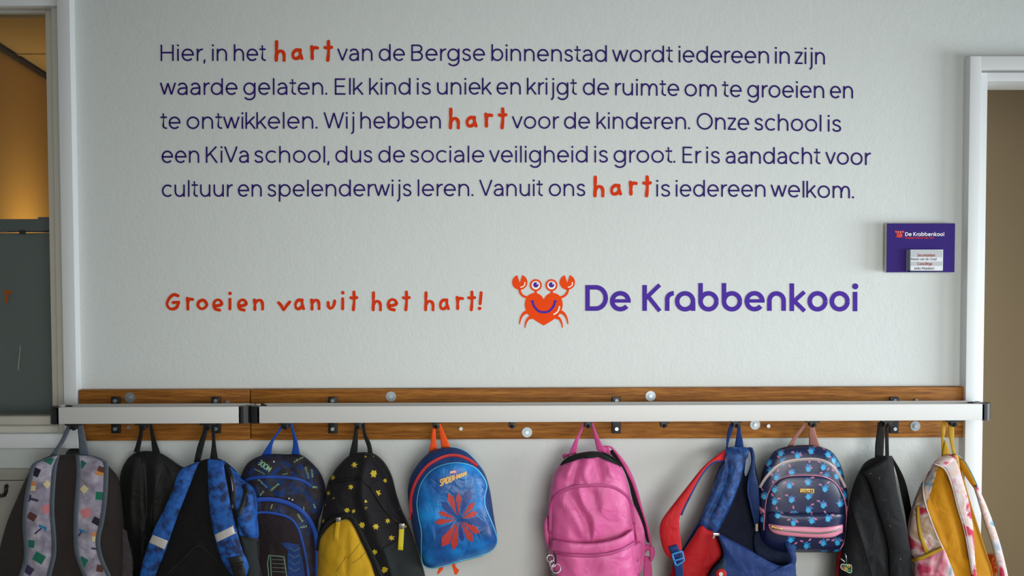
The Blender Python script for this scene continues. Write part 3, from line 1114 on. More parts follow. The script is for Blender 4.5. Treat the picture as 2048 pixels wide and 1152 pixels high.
def logoname(mb, tr, k, d, m=0):
    """The bold geometric letters of the school's name, in the zoomed coordinates they were measured in."""
    S = 47

    def rb(pts, wz=S):
        logoname.i = (logoname.i + 1) % 5
        e = logoname.i * .00004
        ribbon(mb, [tr(p) for p in pts], wz * k, d - e, m)

    def arc(cx, cy, rx, ry, a0, a1, n=28):
        return [(cx + rx * math.cos(math.radians(a0 + (a1 - a0) * i / n)), cy - ry * math.sin(math.radians(a0 + (a1 - a0) * i / n))) for i in range(n + 1)]
    h = S / 2
    # D
    rb([(822 + h, 205), (822 + h, 470)])
    rb([(822, 205 + h), (930, 205 + h)] + arc(930, 337.5, 125 - h, 132.5 - h, 90, -90)[1:] + [(822, 470 - h)])

    def e_(x0, x1):
        c = (x0 + x1) / 2
        rr = (x1 - x0) / 2
        rb(arc(c, 371, rr - h, 105 - h, 0, 322, 34), S)
        rb([(x0 + 20, 368), (x1, 368)], 36)
        rb([(x1 - h, 350), (x1 - h, 386)], S)

    def o_(x0, x1):
        c = (x0 + x1) / 2
        rr = (x1 - x0) / 2
        rb(arc(c, 372, rr - h, 105 - h, 0, 360, 36))
    e_(1075, 1288)
    # K
    rb([(1407 + h, 205), (1407 + h, 470)])
    rb([(1440, 343), (1585, 203)], 42)
    rb([(1450, 302), (1586, 472)], 43)
    # r
    rb([(1638 + h, 470), (1638 + h, 350)] + arc(1732, 350, 94 - h, 84 - h, 180, 92, 12))
    # a
    o_(1740, 1950)
    rb([(1950 - h, 372), (1950 - h, 470)])
    ox = 1690 - 0.4
    for x0 in (290, 530):
        o_(x0 + ox, x0 + 210 + ox)
        rb([(x0 + h + ox, 185), (x0 + h + ox, 372)])
    e_(763 + ox, 970 + ox)
    rb([(995 + h + ox, 470), (995 + h + ox, 370)] + arc(1091.5 + ox, 366, 96.5 - h, 98 - h, 180, 0, 20) + [(1188 - h + ox, 470)])
    rb([(1225 + h + ox, 188), (1225 + h + ox, 472)])
    rb([(1255 + ox, 386), (1378 + ox, 275)], 42)
    rb([(1262 + ox, 358), (1380 + ox, 472)], 43)
    o_(1408 + ox, 1615 + ox)
    o_(1635 + ox, 1842 + ox)
    rb([(1896 + ox, 275), (1896 + ox, 474)])
    q = tr((1898 + ox, 219))
    disc(mb, q[0], q[1], 31 * k, d, m)


logoname.i = 0
b = MB()
logoname(b, lambda p: (1010 + p[0] / 5.12, 530 + p[1] / 5.12), 1 / 5.12, TW)
b.build('name_lettering', LOGOP, logo, smooth=False)

# ---- purple door sign with a card holder
sign = empty('door_sign', P(1841, 544, -.03), 'purple sign with small crab logo and name card holder beside the doorway', 'sign')
b = MB()
s0, s1 = P(1774, 447, -.032), P(1909, 544.5, -.032)
b.box((s0.x, -.030, s1.z), (s1.x, -.012, s0.z), m=1)
b.box((s0.x, -.032, s1.z), (s1.x, -.0302, s0.z), m=0)
b.box((s0.x + .03, -.012, s1.z + .03), (s1.x - .03, 0, s0.z - .03), m=1)
b.build('panel', [mat('sign_purple', '#331f72', 0.5, spec=.12), CREAM], sign, smooth=False)
SY = -.0326


def small(p):
    return (1740 + p[0] / 8.86, 430 + p[1] / 8.86)


crab(lambda p: (1789.6 + (p[0] - 70) * 18.4 / 650, 460.8 + (p[1] - 100) * 15.6 / 545), 18.4 / 650, SY, sign, REDOR, LOGOP, WHITEV)
b = MB()
logoname(b, lambda p: (1810.3 + (p[0] - 822) * 78.3 / (1690 + 1928 - 822), 472 + (p[1] - 470) * 78.3 / (1690 + 1928 - 822)), 78.3 / 2796, SY)
b.build('name_lettering', WHITEV, sign, smooth=False)
b = MB()
word(b, 'Groeien vanuit het hart', 1810.3, 1868, 477.2, 2.5, SY, stroke=.75, gl={**GL, '!': GL['i']})
b.build('slogan', ORANGE, sign, smooth=False)
b = MB()
h0, h1 = P(1821, 500.5, -.042), P(1884, 541, -.042)
b.box((h0.x - .010, -.042, h1.z - .003), (h1.x + .003, -.0325, h0.z + .002))
ch = b.build('card_holder', mat('clear_acrylic', '#cfd6dc', 0.12, spec=.7), sign, smooth=False)
b = MB()  # dark strips paint the reflection along the clear holder's left and bottom
b.box((h0.x - .010, -.0424, h1.z - .003), (h0.x - .001, -.0421, h0.z + .002))
b.box((h0.x - .010, -.0424, h1.z - .003), (h1.x + .003, -.0421, h1.z))
b.build('holder_reflection', mat('dark_reflection', '#3c4450', 0.15), ch, smooth=False)
b = MB()
for i, (ya, yb) in enumerate(((628, 748), (748, 825), (825, 902), (902, 985))):
    pts = [small((722, ya)), small((1282, ya)), small((1282, yb)), small((722, yb))]
    poly(b, pts, -.0430, i % 2)
cardo = b.build('name_card', [mat('card_grey', '#b9bcc2', 0.5), mat('card_white', '#dfe2ea', 0.5)], sign, smooth=False)
for t, a, c, y, xh, m, st in (('Secretariaat', 838, 1155, 735, 34, ORANGE, 1.0), ('Conciërge', 840, 1105, 887, 34, ORANGE, 1.0), ('Marian van de Graaf', 728, 1185, 803, 34, PURPLE, .62), ('Janko Maaskant', 778, 1138, 967, 34, PURPLE, .62)):
    b = MB()
    p, q = small((a, y)), small((c, y))
    word(b, t, p[0], q[0], p[1], xh / 8.86, -.0433, stroke=st)
    b.build('card_text', mat('card_red', '#9c3a34', .6) if m is ORANGE else mat('card_black', '#2b2c36', .6), cardo, smooth=False)

# ================================================================== wooden boards on the wall
def bolt(parent, px, py, washer, Y, rr=10.5, head=4.2, name='bolt'):
    c = P(px, py, Y)
    s = 1 / 620.0

    def cyl(r, y0, y1, n, mb, rot=0.0, bev=0.0):
        bm = bmesh.new()
        bmesh.ops.create_cone(bm, cap_ends=True, segments=n, radius1=r, radius2=r, depth=abs(y1 - y0))
        bmesh.ops.rotate(bm, verts=bm.verts, cent=(0, 0, 0), matrix=Matrix.Rotation(rot, 3, 'Z'))
        bmesh.ops.rotate(bm, verts=bm.verts, cent=(0, 0, 0), matrix=Matrix.Rotation(math.pi / 2, 3, 'X'))
        if bev:
            bmesh.ops.bevel(bm, geom=list(bm.edges), offset=bev, segments=2, affect='EDGES')
        for v in bm.verts:
            v.co += Vector((c.x, (y0 + y1) / 2, c.z))
        mb.bm(bm)
    b = MB()
    cyl(head * s, Y - .0075, Y, 6, b, rot=random.random(), bev=.0008)
    o = b.build(name, STEEL, parent, sharp=30)
    if washer:
        b = MB()
        cyl(rr * s, Y - .0022, Y + .0003, 32, b, bev=.0004)
        cyl(head * 1.35 * s, Y - .0034, Y, 24, b, bev=.0004)
        b.build('washer', WASH, o, sharp=30)
    return o


PB = -.03
zp0, zp1 = P(800, 879.5, PB).z, P(800, 778, PB).z
xs = P(500.8, 830, PB).x
xl, xr = P(158, 830, PB).x, P(1929, 830, PB).x
boards = []
for x0, x1, lab in ((xl, xs - .0012, 'short brown wooden wall board behind the short aluminium hat rail'), (xs + .0012, xr, 'long brown wooden wall board behind the long aluminium hat rail')):
    bd = empty('wooden_board', ((x0 + x1) / 2, 0, zp0), lab, 'board', 'wooden boards')
    b = MB()
    b.box((x0, PB, zp0), (x1, 0, zp1), bev=.004)
    b.build('plank', WOOD, bd, sharp=35)
    boards.append(bd)
bolt(boards[0], 260, 795.5, True, PB)
bolt(boards[0], 258, 854, False, PB)
bolt(boards[0], 456, 804, False, PB)
for x, y, wsh in ((782, 793, 1), (922, 857, 0), (1054, 864.5, 1), (1301, 792, 1), (1510, 849, 1), (1536, 851.5, 0), (1830, 852, 1), (1832, 800.5, 0)):
    bolt(boards[1], x, y, bool(wsh), PB)

# ================================================================== hat rails with brackets and hooks
YF, YB = -.178, -.062       # front and back faces of the rail frame
BT = .014
zf_t, zf_b = P(1024, 811.5, YF).z, P(1024, 844.5, YF).z
HOOKS_S = [(152, 16), (290, 15), (420, 16)]
HOOKS_L = [(573, 12), (718, 10), (873, 7), (1024, 7), (1175, 8), (1326, 10), (1470, 12), (1622, 14), (1770, 12), (1902, 16)]


def rail(pl, pr, lab, brs, hks):
    """A frame of aluminium bars with black corner pieces; brackets to the board and coat hooks underneath."""
    a, c = P(pl, 828, YF).x, P(pr, 828, YF).x
    r = empty('hat_rail', ((a + c) / 2, YB, zf_b), lab, 'hat rail', 'hat rails')
    cw = .026
    b = MB()
    b.box((a + cw, YF, zf_b), (c - cw, YF + BT, zf_t), bev=.002)
    b.build('front_bar', ALU, r, sharp=30)
    b = MB()
    b.box((a + cw, YB - BT, zf_b + .004), (c - cw, YB, zf_t - .006), bev=.002)
    b.build('back_bar', ALU, r, sharp=30)
    for s, x in ((1, a), (-1, c)):
        b = MB()
        b.box((x + s * .004, YF + .03, zf_b + .002), (x + s * (.004 + BT), YB - .03, zf_t - .003), bev=.002)
        b.build('end_bar', ALU, r, sharp=30)
        for yo, t in ((YF, 1), (YB, -1)):
            b = MB()
            n = 10
            R_ = .022
            cx_, cy_ = x + s * R_, yo + t * R_
            prof = [(cx_ + s * 0.012, yo)] + [(cx_ - s * R_ * math.sin(q), cy_ - t * R_ * math.cos(q)) for q in [math.pi / 2 * i / n for i in range(n + 1)]] + [(x, cy_ + t * .012), (x + s * .019, cy_ + t * .012)] + \
                   [(cx_ - s * (R_ - .019) * math.cos(q), cy_ - t * (R_ - .019) * math.sin(q)) for q in [math.pi / 2 * i / n for i in range(n + 1)]] + [(cx_ + s * .012, yo + t * .019)]
            N = len(prof)
            z0, z1 = zf_b - .001, zf_t + (.001 if t == 1 else -.009)
            b.add([(p[0], p[1], z) for z in (z0, z1) for p in prof], [(i, (i + 1) % N, N + (i + 1) % N, N + i) for i in range(N)])
            for z in (0, N):
                t3 = tessellate_polygon([[Vector((p[0], p[1], 0)) for p in prof]])
                b.add([(p[0], p[1], z1 if z else z0) for p in prof], [tuple(q) for q in t3])
            b.build('corner_piece', BLACKP, r, sharp=35)
    for bx in brs:
        b = MB()
        w = .0145
        x = P(bx, 830, PB - .01).x
        zt_, zb__ = P(bx, 794, PB - .012).z, P(bx, 867, PB - .012).z
        b.box((x - w, PB - .012, zb__), (x + w, PB, zt_), bev=.002)
        b.box((x - w * .8, YB - .001, zf_b + .006), (x + w * .8, PB - .01, zf_t - .008), bev=.001)
        br = b.build('bracket', BLACKP, r, sharp=30)
        bolt(br, bx, 801.5, False, PB - .012)
        bolt(br, bx, 857.5, False, PB - .012)
    for hx, hw in hks:
        b = MB()
        c3 = P(hx, 850, YF + .03)
        hw_ = hw / 640
        zt_ = zf_b
        b.box((c3.x - hw_, YF + .004, zt_ - .006), (c3.x + hw_, YF + .05, zt_ + .002), bev=.0015)
        b.box((c3.x - .011, YF + .005, zt_ - .0185), (c3.x + .011, YF + .03, zt_ + .001), bev=.002)
        hk = [Vector((c3.x, YF + .03, zt_)), Vector((c3.x, YF + .03, zt_ - .012)), Vector((c3.x, YF + .022, zt_ - .018)), Vector((c3.x, YF + .010, zt_ - .018)), Vector((c3.x, YF + .003, zt_ - .010))]
        tube(b, crom(hk, k=4), .0048)
        b.build('coat_hook', BLACKP, r, sharp=35)
    return r


rail(95.5, 499, 'short silver hat rail with black corners at the left under the window edge', [231, 432], HOOKS_S)
rail(497, 1986, 'long silver hat rail with black corners reaching the doorway', [665.5, 1233, 1789], HOOKS_L)

# ================================================================== backpacks
GB = 'school backpacks hanging from the coat hooks'
HD = YF + .02


def fab(name, col, rough=.8, bump=.25, bs=900, var=.06, vs=25, sheen=.04, spec=.25):
    return crumple(mat(name, col, rough, bump=bump, bscale=bs, var=var, vscale=vs, sheen=sheen, spec=spec))


def crumple(m, amount=.55, scale=13):
    """Soft creases of worn cloth under the weave."""
    nt = m.node_tree
    bp = [n for n in nt.nodes if n.type == 'BUMP'][0]
    tc = [n for n in nt.nodes if n.type == 'TEX_COORD'][0]
    n = nt.nodes.new('ShaderNodeTexNoise')
    n.inputs['Scale'].default_value = scale
    n.inputs['Detail'].default_value = 2.5
    n.inputs['Distortion'].default_value = .8
    nt.links.new(tc.outputs['Object'], n.inputs['Vector'])
    b2 = nt.nodes.new('ShaderNodeBump')
    b2.inputs['Strength'].default_value = amount
    b2.inputs['Distance'].default_value = .02
    nt.links.new(n.outputs['Fac'], b2.inputs['Height'])
    nt.links.new(b2.outputs['Normal'], bp.inputs['Normal'])
    return m


def handle(root, m, left, right, d0, d1, th=.0022, hook_x=None):
    """A carrying loop: two legs from the coat hook down to the bag, joined over the hook."""
    b = MB()
    for L, R in (left, right):
        strip(b, L, R, [d0, d1 * .45 + d0 * .55, d1], th, n=16, bulge=.0012)
    a = [(Vector(left[0][0]) + Vector(left[1][0])) / 2, (Vector(right[0][0]) + Vector(right[1][0])) / 2]
    wl = (Vector(left[0][0]) - Vector(left[1][0])).length / 2 + 1
    mid = (a[0] + a[1]) / 2
    p = [P(a[0].x, a[0].y + 2, d0), P((a[0].x * 2 + mid.x) / 3, mid.y - 5, d0 + .002), P((a[1].x * 2 + mid.x) / 3, mid.y - 5, d0 + .002), P(a[1].x, a[1].y + 2, d0)]
    p = crom(p, k=4)
    vs = []
    for q in p:
        vs += [q + Vector((0, -.006, 0)), q + Vector((0, .006, 0)), q + Vector((0, .006, .002)), q + Vector((0, -.006, .002))]
    fs = []
    for i in range(len(p) - 1):
        for k in range(4):
            fs.append((4 * i + k, 4 * i + (k + 1) % 4, 4 * i + 4 + (k + 1) % 4, 4 * i + 4 + k))
    b.add(vs, fs)
    return b.build('carry_handle', m, root)


def zipper(root, pts, d, tape, teeth, wpx=7, name='zipper', k=6, label=None, off=.0008):
    b = MB()
    q = crom(pts, k=k)
    q = resample(q, 48)
    Ls, Rs = [], []
    for i, p in enumerate(q):
        t = (q[min(i + 1, 47)] - q[max(i - 1, 0)]).normalized()
        nr = Vector((-t.y, t.x)) * wpx / 2
        Ls.append(p + nr)
        Rs.append(p - nr)
    strip(b, Ls, Rs, d, .002, n=48, bulge=.001, off=off, curve=False)
    b.m = [0] * len(b.f)
    piping(b, pts, .0011, d, 1, off=off + .0012)
    return b.build(name, [tape, teeth], root, label=label)


def pull(root, x0, y0, x1, y1, wpx, d, m, metal, name='zip_pull', th=.003):
    b = MB()
    v = Vector((x1 - x0, y1 - y0))
    t = v.normalized()
    nr = Vector((-t.y, t.x)) * wpx / 2
    a, c = Vector((x0, y0)), Vector((x1, y1))
    y = min(yy(d, x0, y0), yy(d, x1, y1)) - .004
    strip(b, [a + nr, c + nr], [a - nr, c - nr], y, th, n=6, bulge=.001, curve=False)
    o = b.build(name, m, root)
    if metal:
        b = MB()
        q = P(x0, y0, y - .001)
        r = wpx / 620 * .55
        b.box((q.x - r, y - .004, q.z - r * .6), (q.x + r, y + .003, q.z + r * 1.2), bev=.001)
        b.build('slider', metal, o, sharp=30)
    return o


def star(x, y, r, n=7, seed=0, jag=.5):
    rnd = random.Random(seed)
    pts = []
    a0 = rnd.random() * 6
    for i in range(2 * n):
        a = a0 + math.pi * i / n
        rr = r * (rnd.uniform(.85, 1.2) if i % 2 else rnd.uniform(jag * .8, jag * 1.2))
        pts.append((x + rr * math.cos(a), y + rr * math.sin(a)))
    return pts


def quad(x, y, w, h, a):
    c, s = math.cos(math.radians(a)), math.sin(math.radians(a))
    return [(x + c * u * w / 2 - s * v * h / 2, y + s * u * w / 2 + c * v * h / 2) for u, v in ((-1, -1), (1, -1), (1, 1), (-1, 1))]


GREYMETAL = mat('dull_metal', '#9a9a98', .35, .9)
BRASS = mat('gold_metal', '#c9a860', .35, .7)
DKZIP = mat('dark_zip', '#101012', .5)

# ------------------------------------------------------------------ 1 grey back with printed straps
z = Z(0, 890, 4.396)
r1 = empty('backpack', P(130, 1200, -.12), 'brown-grey backpack with lilac shoulder straps printed with coloured squares, leftmost on the rail', 'backpack', GB)
F_BR = fab('brown_mesh', '#3a3433', .9, .5, 1200)
F_LIL = crumple(ramp_mat('lilac_print', [(.3, '#827888'), (.5, '#a09aae'), (.7, '#c0bacb')], 26, .8))
F_BIND = fab('blue_grey_binding', '#59616d', .7)
F_DK = fab('dark_fabric', '#191a1c', .85)
B1 = Body([(-30, 1270), (-12, 1150), (0, 1095), (14, 1045), (34, 997), (55, 950), (68, 928), (96, 913), (120, 910), (157, 909), (190, 912), (209, 921), (220, 935), (237, 957), (244, 1000), (250, 1060), (256, 1100), (262, 1150), (268, 1270)], -.13, .085, .06,
          folds=[(z([(300, 620), (60, 760), (0, 830)]), -.006, 7), (z([(500, 530), (620, 480)]), .004, 9), (z([(900, 690), (1080, 830)]), -.007, 7), (z([(500, 860), (650, 800)]), -.003, 9)])
b = MB()
B1.put(b)
b.build('body', F_BR, r1)
d1 = B1.off(.004)
b = MB()
strip(b, [(243, 1056), (245, 1100), (243, 1155), (240, 1260)], [(254, 1062), (260, 1100), (266, 1155), (268, 1260)], d1, .004, n=16, off=.004, bulge=.002)
b.build('gusset', fab('dim_print_strip', '#4d464b', .85, var=.4, vs=45), r1, label='dim printed side strip')
MOT = [mat('print_green', '#15705a', .8), mat('print_dark', '#1c1426', .8), mat('print_orange', '#cf8a4e', .8), mat('print_cream', '#d9cda0', .8), mat('print_pink', '#cf8088', .8), mat('print_brown', '#5c3430', .8), mat('print_blue', '#2b7fb0', .8), mat('print_violet', '#3c2f58', .8)]


def strap1(L, R, mots, label):
    b = MB()
    st = strip(b, z(L), z(R), d1, .012, n=30, bulge=.006, off=.008, k=10)
    sd = surf(st, d1, .0006)
    LL, RR = resample(crom(z(L)), 60), resample(crom(z(R)), 60)

    def inst(X, Y):
        l_ = min(LL, key=lambda p: abs(p.y - Y))
        r_ = min(RR, key=lambda p: abs(p.y - Y))
        return l_.x + 8 < X < r_.x - 8
    for k_, x, y, w_, h_, a in mots:
        x, y = z([(x, y)])[0]
        cl_ = [Vector((min(max(p[0], 0), 999), p[1])) for p in quad(x, y, w_ / 4.396, h_ / 4.396, a)]
        decal(b, cl_, sd, 1 + k_, inside=lambda X, Y: inst(X, Y))
    o = b.build('shoulder_strap', [F_LIL] + MOT, r1)
    for e, s in ((z(L), 1), (z(R), -1)):
        b = MB()
        q = resample(crom(e), 26)
        strip(b, q, [(p.x + s * 9.5, p.y) for p in q], sd, .004, n=26, bulge=.002, off=.001, curve=False, k=6)
        b.build('binding', F_BIND, o)
    return o


strap1([(430, 105), (283, 168), (245, 300), (208, 500), (196, 700), (209, 900), (203, 1020), (165, 1145), (140, 1300)], [(527, 90), (500, 200), (484, 400), (478, 600), (490, 750), (496, 900), (488, 1000), (452, 1145), (430, 1300)],
       [(0, 425, 130, 85, 60, 30), (1, 318, 240, 60, 75, 25), (2, 280, 338, 70, 40, 3), (3, 280, 380, 66, 45, 3), (3, 415, 345, 55, 55, 45), (7, 290, 478, 95, 22, 15), (7, 260, 468, 20, 60, 15), (4, 405, 565, 72, 75, -15), (5, 280, 630, 75, 62, 30), (6, 375, 722, 70, 22, 25), (6, 398, 740, 20, 40, 15), (7, 335, 757, 78, 14, -40), (0, 275, 870, 58, 66, 5), (0, 343, 993, 95, 80, 30), (7, 250, 1100, 80, 70, 35)], None)
strap1([(660, 88), (672, 200), (662, 400), (650, 550), (645, 750), (652, 930), (690, 1060), (725, 1145), (760, 1300)], [(850, 100), (945, 150), (953, 300), (940, 500), (915, 680), (882, 820), (890, 930), (930, 1050), (975, 1145), (1010, 1300)],
       [(0, 722, 170, 50, 62, 35), (5, 890, 215, 60, 50, 20), (2, 872, 250, 70, 36, 15), (3, 740, 388, 56, 56, 45), (0, 872, 447, 62, 70, 5), (4, 757, 597, 92, 78, -20), (1, 848, 670, 70, 60, 30), (6, 722, 755, 60, 24, 20), (7, 702, 780, 60, 14, -55), (2, 838, 785, 60, 34, -3), (3, 838, 825, 58, 44, -3), (7, 838, 912, 70, 16, 8), (0, 725, 1030, 75, 85, 30), (5, 880, 1085, 62, 62, 10)], None)
handle(r1, F_BIND, ([(136, 846), (122, 878), (106, 903), (97, 914)], [(146, 846), (132, 878), (119, 899), (112, 914)]), ([(154, 846), (157, 880), (159, 916)], [(165, 846), (172, 880), (181, 917)]), HD, -.155)

# ------------------------------------------------------------------ 2 plain black, slack
r2 = empty('backpack', P(320, 1200, -.07), 'plain slack black backpack between the brown-grey and the blue-strapped ones', 'backpack', GB)
F_BK = fab('black_nylon', '#121414', .6, .2, 700, spec=.4)
z = Z(0, 830, 3.578)
B2 = Body([(238, 1020), (238, 985), (241, 947), (250, 925), (263, 910), (279, 903), (300, 902), (318, 905), (337, 915), (360, 931), (385, 945), (420, 1000), (430, 1270), (270, 1270), (268, 1150), (262, 1100), (249, 1055)], -.07, .05, .05, n=2.4,
          folds=[(z([(1000, 270), (1040, 340), (1050, 700), (1040, 1140)]), -.016, 4), (z([(960, 300), (930, 600), (940, 900)]), .007, 8), (z([(1130, 290), (1110, 500), (1090, 800)]), .008, 6), (z([(1200, 340), (1230, 420)]), .008, 4)])
b = MB()
B2.put(b)
b.build('body', F_BK, r2)
b = MB()
piping(b, z([(1000, 265), (1030, 320), (1045, 420), (1048, 640)]), .0016, B2.off(0))
b.build('piping', F_DK, r2)
b = MB()
patch(b, z([(1010, 300), (1080, 290), (1165, 340), (1180, 360), (1120, 450), (1095, 650), (1080, 900), (1050, 1140), (1000, 1300), (900, 1300), (1010, 1000), (1045, 640)]), B2.off(0), .003, .010)
b.build('front_pocket', F_BK, r2)
handle(r2, F_DK, (z([(1003, 60), (990, 150), (957, 265)]), z([(1030, 60), (1020, 150), (998, 270)])), (z([(1065, 60), (1078, 150), (1090, 268)]), z([(1088, 60), (1110, 160), (1147, 270)])), HD, -.08)

# ------------------------------------------------------------------ 3 blue straps, black back
z = Z(230, 840, 3.693)
r3 = empty('backpack', P(410, 1200, -.14), 'black-backed backpack with blotchy blue straps and silver reflective bands', 'backpack', GB)
F_BLUE = crumple(ramp_mat('blue_blotch', [(.36, '#0a2350'), (.46, '#0c428c'), (.62, '#145cb0')], 44, .7, detail=2, kind='noise', bump=.2))
REFL = mat('reflective_tape', '#c0bab8', .45, .1, var=.04)
MESH = fab('black_mesh', '#282c2d', .9, .7, 1500)
B3 = Body(z([(560, 345), (625, 303), (700, 283), (765, 283), (830, 320), (900, 385), (950, 445), (1010, 485), (1045, 560), (1050, 700), (1053, 870), (1060, 1000), (1070, 1500), (240, 1500), (250, 1140), (310, 960), (380, 740), (460, 520)]), -.19, .08, .05,
          folds=[(z([(520, 1020), (610, 920), (720, 1000)]), .005, 6), (z([(560, 640), (640, 560)]), .004, 9), (z([(380, 1130), (600, 1000)]), .004, 10)])
b = MB()
B3.put(b)
b.build('body', fab('black_back', '#0d0e0f', .85, .4, 900), r3)
d3 = B3.off(0)
b = MB()
patch(b, z([(800, 305), (835, 322), (905, 388), (955, 450), (1012, 487), (1046, 560), (1052, 700), (1055, 880), (930, 865), (905, 760), (880, 600), (850, 450)]), d3, .002, .006, rings=10)
sd = b.build('side_panel', F_BLUE, r3)
st3 = surf(b.bvh(), d3)
b = MB()
patch(b, z([(965, 470), (1010, 488), (1046, 560), (1052, 700), (1054, 872), (960, 860), (905, 750), (905, 715), (950, 600), (970, 530)]), st3, .004, .022, rings=12)
b.build('front_compartment', F_BLUE, r3)
stc = surf(b.bvh(), st3)
zipper(r3, z([(815, 330), (850, 400), (868, 500), (870, 580), (865, 660)]), st3, DKZIP, GREYMETAL, 10)
zipper(r3, z([(950, 480), (965, 530), (950, 600), (915, 705)]), stc, DKZIP, DKZIP, 8)
b = MB()
patch(b, z([(925, 855), (1064, 878), (1066, 1000), (1072, 1250), (980, 1250), (970, 1050), (945, 950)]), stc, .006, .012, smooth=False)
b.build('mesh_pocket', MESH, r3)


def strap3(L, R, band, buckle):
    b = MB()
    t = strip(b, z(L), z(R), B3.off(.004), .011, n=30, bulge=.006, off=.006, k=8)
    o = b.build('shoulder_strap', F_BLUE, r3)
    s = surf(t, d3)
    b = MB()
    patch(b, z(band), s, .0012, 0, smooth=False, N=40, rings=4)
    b.build('reflective_band', REFL, o, label='silver reflective band')
    if buckle:
        b = MB()
        patch(b, z(buckle), s, .003, .002, smooth=False, N=40, rings=5)
        bk = b.build('buckle', BLACKP, o)
        b = MB()
        for yv in (1062, 1085, 1108):
            piping(b, z([(862, yv + 10), (905, yv + 2), (950, yv - 12)]), .0022, s, off=.006)
        b.build('buckle_bar', BLACKP, bk)
    return o


strap3([(595, 312), (475, 378), (425, 520), (362, 660), (300, 780), (252, 900), (213, 1020), (185, 1140), (160, 1300)], [(625, 308), (590, 390), (522, 560), (470, 690), (420, 830), (380, 950), (340, 1050), (303, 1140), (270, 1300)],
       [(279, 848), (392, 893), (366, 957), (250, 905)], None)
strap3([(683, 288), (685, 420), (698, 640), (728, 830), (760, 950), (800, 1060), (850, 1125), (880, 1170)], [(800, 300), (817, 420), (850, 600), (880, 740), (906, 840), (942, 960), (988, 1070), (978, 1125), (965, 1170)],
       [(736, 848), (888, 772), (906, 830), (752, 902)], [(838, 1020), (930, 998), (965, 1130), (980, 1230), (880, 1250), (872, 1140)])
b = MB()
patch(b, z([(205, 1120), (245, 1075), (270, 1095), (250, 1160), (190, 1200)]), B3.off(.02), .003, .002, N=40, rings=4)
b.build('strap_end', F_DK, r3)
b = MB()
strip(b, z([(585, 322), (640, 297), (700, 285)]), z([(600, 330), (640, 310), (700, 296)]), B3.off(.002), .004, n=10, bulge=.002)
b.build('seam', F_DK, r3)
b = MB()
strip(b, z([(380, 1130), (500, 1020), (610, 920), (700, 985), (760, 1040)]), z([(385, 1145), (505, 1032), (610, 934), (695, 997), (755, 1052)]), B3.off(.0), .002, n=24, bulge=.0015)
b.build('seam', F_DK, r3)
handle(r3, F_DK, (z([(655, 20), (650, 80), (610, 190), (582, 312)]), z([(688, 20), (682, 90), (655, 200), (628, 312)])), (z([(710, 20), (715, 170), (700, 292)]), z([(733, 20), (745, 180), (762, 292)])), HD, -.2)

# ------------------------------------------------------------------ 4 navy-maroon with green print
z = Z(470, 840, 3.695)
r4 = empty('backpack', P(560, 1200, -.1), 'dark navy and maroon backpack with green lettering print and blue zips', 'backpack', GB)
F_NM = crumple(ramp_mat('navy_maroon', [(.36, '#181220'), (.47, '#271c25'), (.55, '#1a1d38'), (.63, '#15305f'), (.7, '#241c28')], 24, .7, detail=3, stretch=(1, 1, 1.3)))
F_BZ = mat('blue_tape', '#1748a8', .55, bump=.2, bscale=900)
F_MAR = fab('maroon_panel', '#21171d', .75)
F_NB = fab('blue_print_panel', '#14346c', .7, var=.35, vs=70)
F_GR = mat('green_print', '#8fb98c', .7)
B4 = Body(z([(92, 320), (180, 268), (262, 250), (380, 253), (480, 254), (550, 300), (622, 378), (660, 465), (668, 560), (640, 680), (606, 850), (603, 1500), (20, 1500), (20, 700), (38, 440)]), -.09, .075, .06,
          folds=[(z([(340, 270), (390, 330), (430, 400)]), -.006, 5), (z([(520, 300), (560, 400), (560, 500)]), .005, 6), (z([(250, 470), (330, 540)]), .004, 7)])
b = MB()
B4.put(b)
b4 = b
d4 = B4.off(0)
sg = B4.off(.0008)


def tiny(mb, text, x, y, ang, hgt, wid, d, m, zz=z, sc=3.695, st=None):
    """Rotated printed lettering."""
    c, s = math.cos(math.radians(ang)), math.sin(math.radians(ang))
    t = MB()
    X0, Y0 = zz([(x, y)])[0]
    # lay the word out flat, then rotate its picture points
    loc = MB()
    pts = []

    class Rec:
        def add(self, vs, fs, mm=0):
            pts.append((vs, fs))
    # reuse word() with a rotated ribbon
    xs_ = 0.0
    pos = []
    for i, ch in enumerate(text):
        if ch == ' ':
            xs_ += .5
            continue
        W_, stt = GL[ch]
        pos.append((ch, xs_))
        xs_ += W_ + .25
    k = wid / (xs_ - .25)
    for ch, ox in pos:
        for stt in GL[ch][1]:
            if stt[0] == 'dot':
                continue
            q = []
            for p in stt:
                u, v = (p[0] + ox) * k, -p[1] * hgt / 1.33
                q.append((X0 + (u * c - v * s) / sc, Y0 + (u * s + v * c) / sc))
            ribbon(mb, q, st or hgt * .2 / sc, d, m)


def scribble(mb, n, x, y, ang, hgt, wid, d, m, zz=z, sc=3.695):
    """A row of small printed strokes, as unreadable as the worn print."""
    c, s = math.cos(math.radians(ang)), math.sin(math.radians(ang))
    X0, Y0 = zz([(x, y)])[0]
    rn = random.Random(int(x * 7 + y))
    for i in range(n):
        u = wid * (i + .5) / n
        for k in range(2):
            a = [(u + rn.uniform(-.35, .35) * wid / n, -rn.uniform(0, .25) * hgt), (u + rn.uniform(-.35, .35) * wid / n, -rn.uniform(.75, 1) * hgt)]
            if k:
                a = [(u - .3 * wid / n, -rn.uniform(.1, .9) * hgt), (u + .3 * wid / n, -rn.uniform(.1, .9) * hgt)]
            ribbon(mb, resample([(X0 + (p * c - q * s) / sc, Y0 + (p * s + q * c) / sc) for p, q in a], 3), 1.0, d, m)


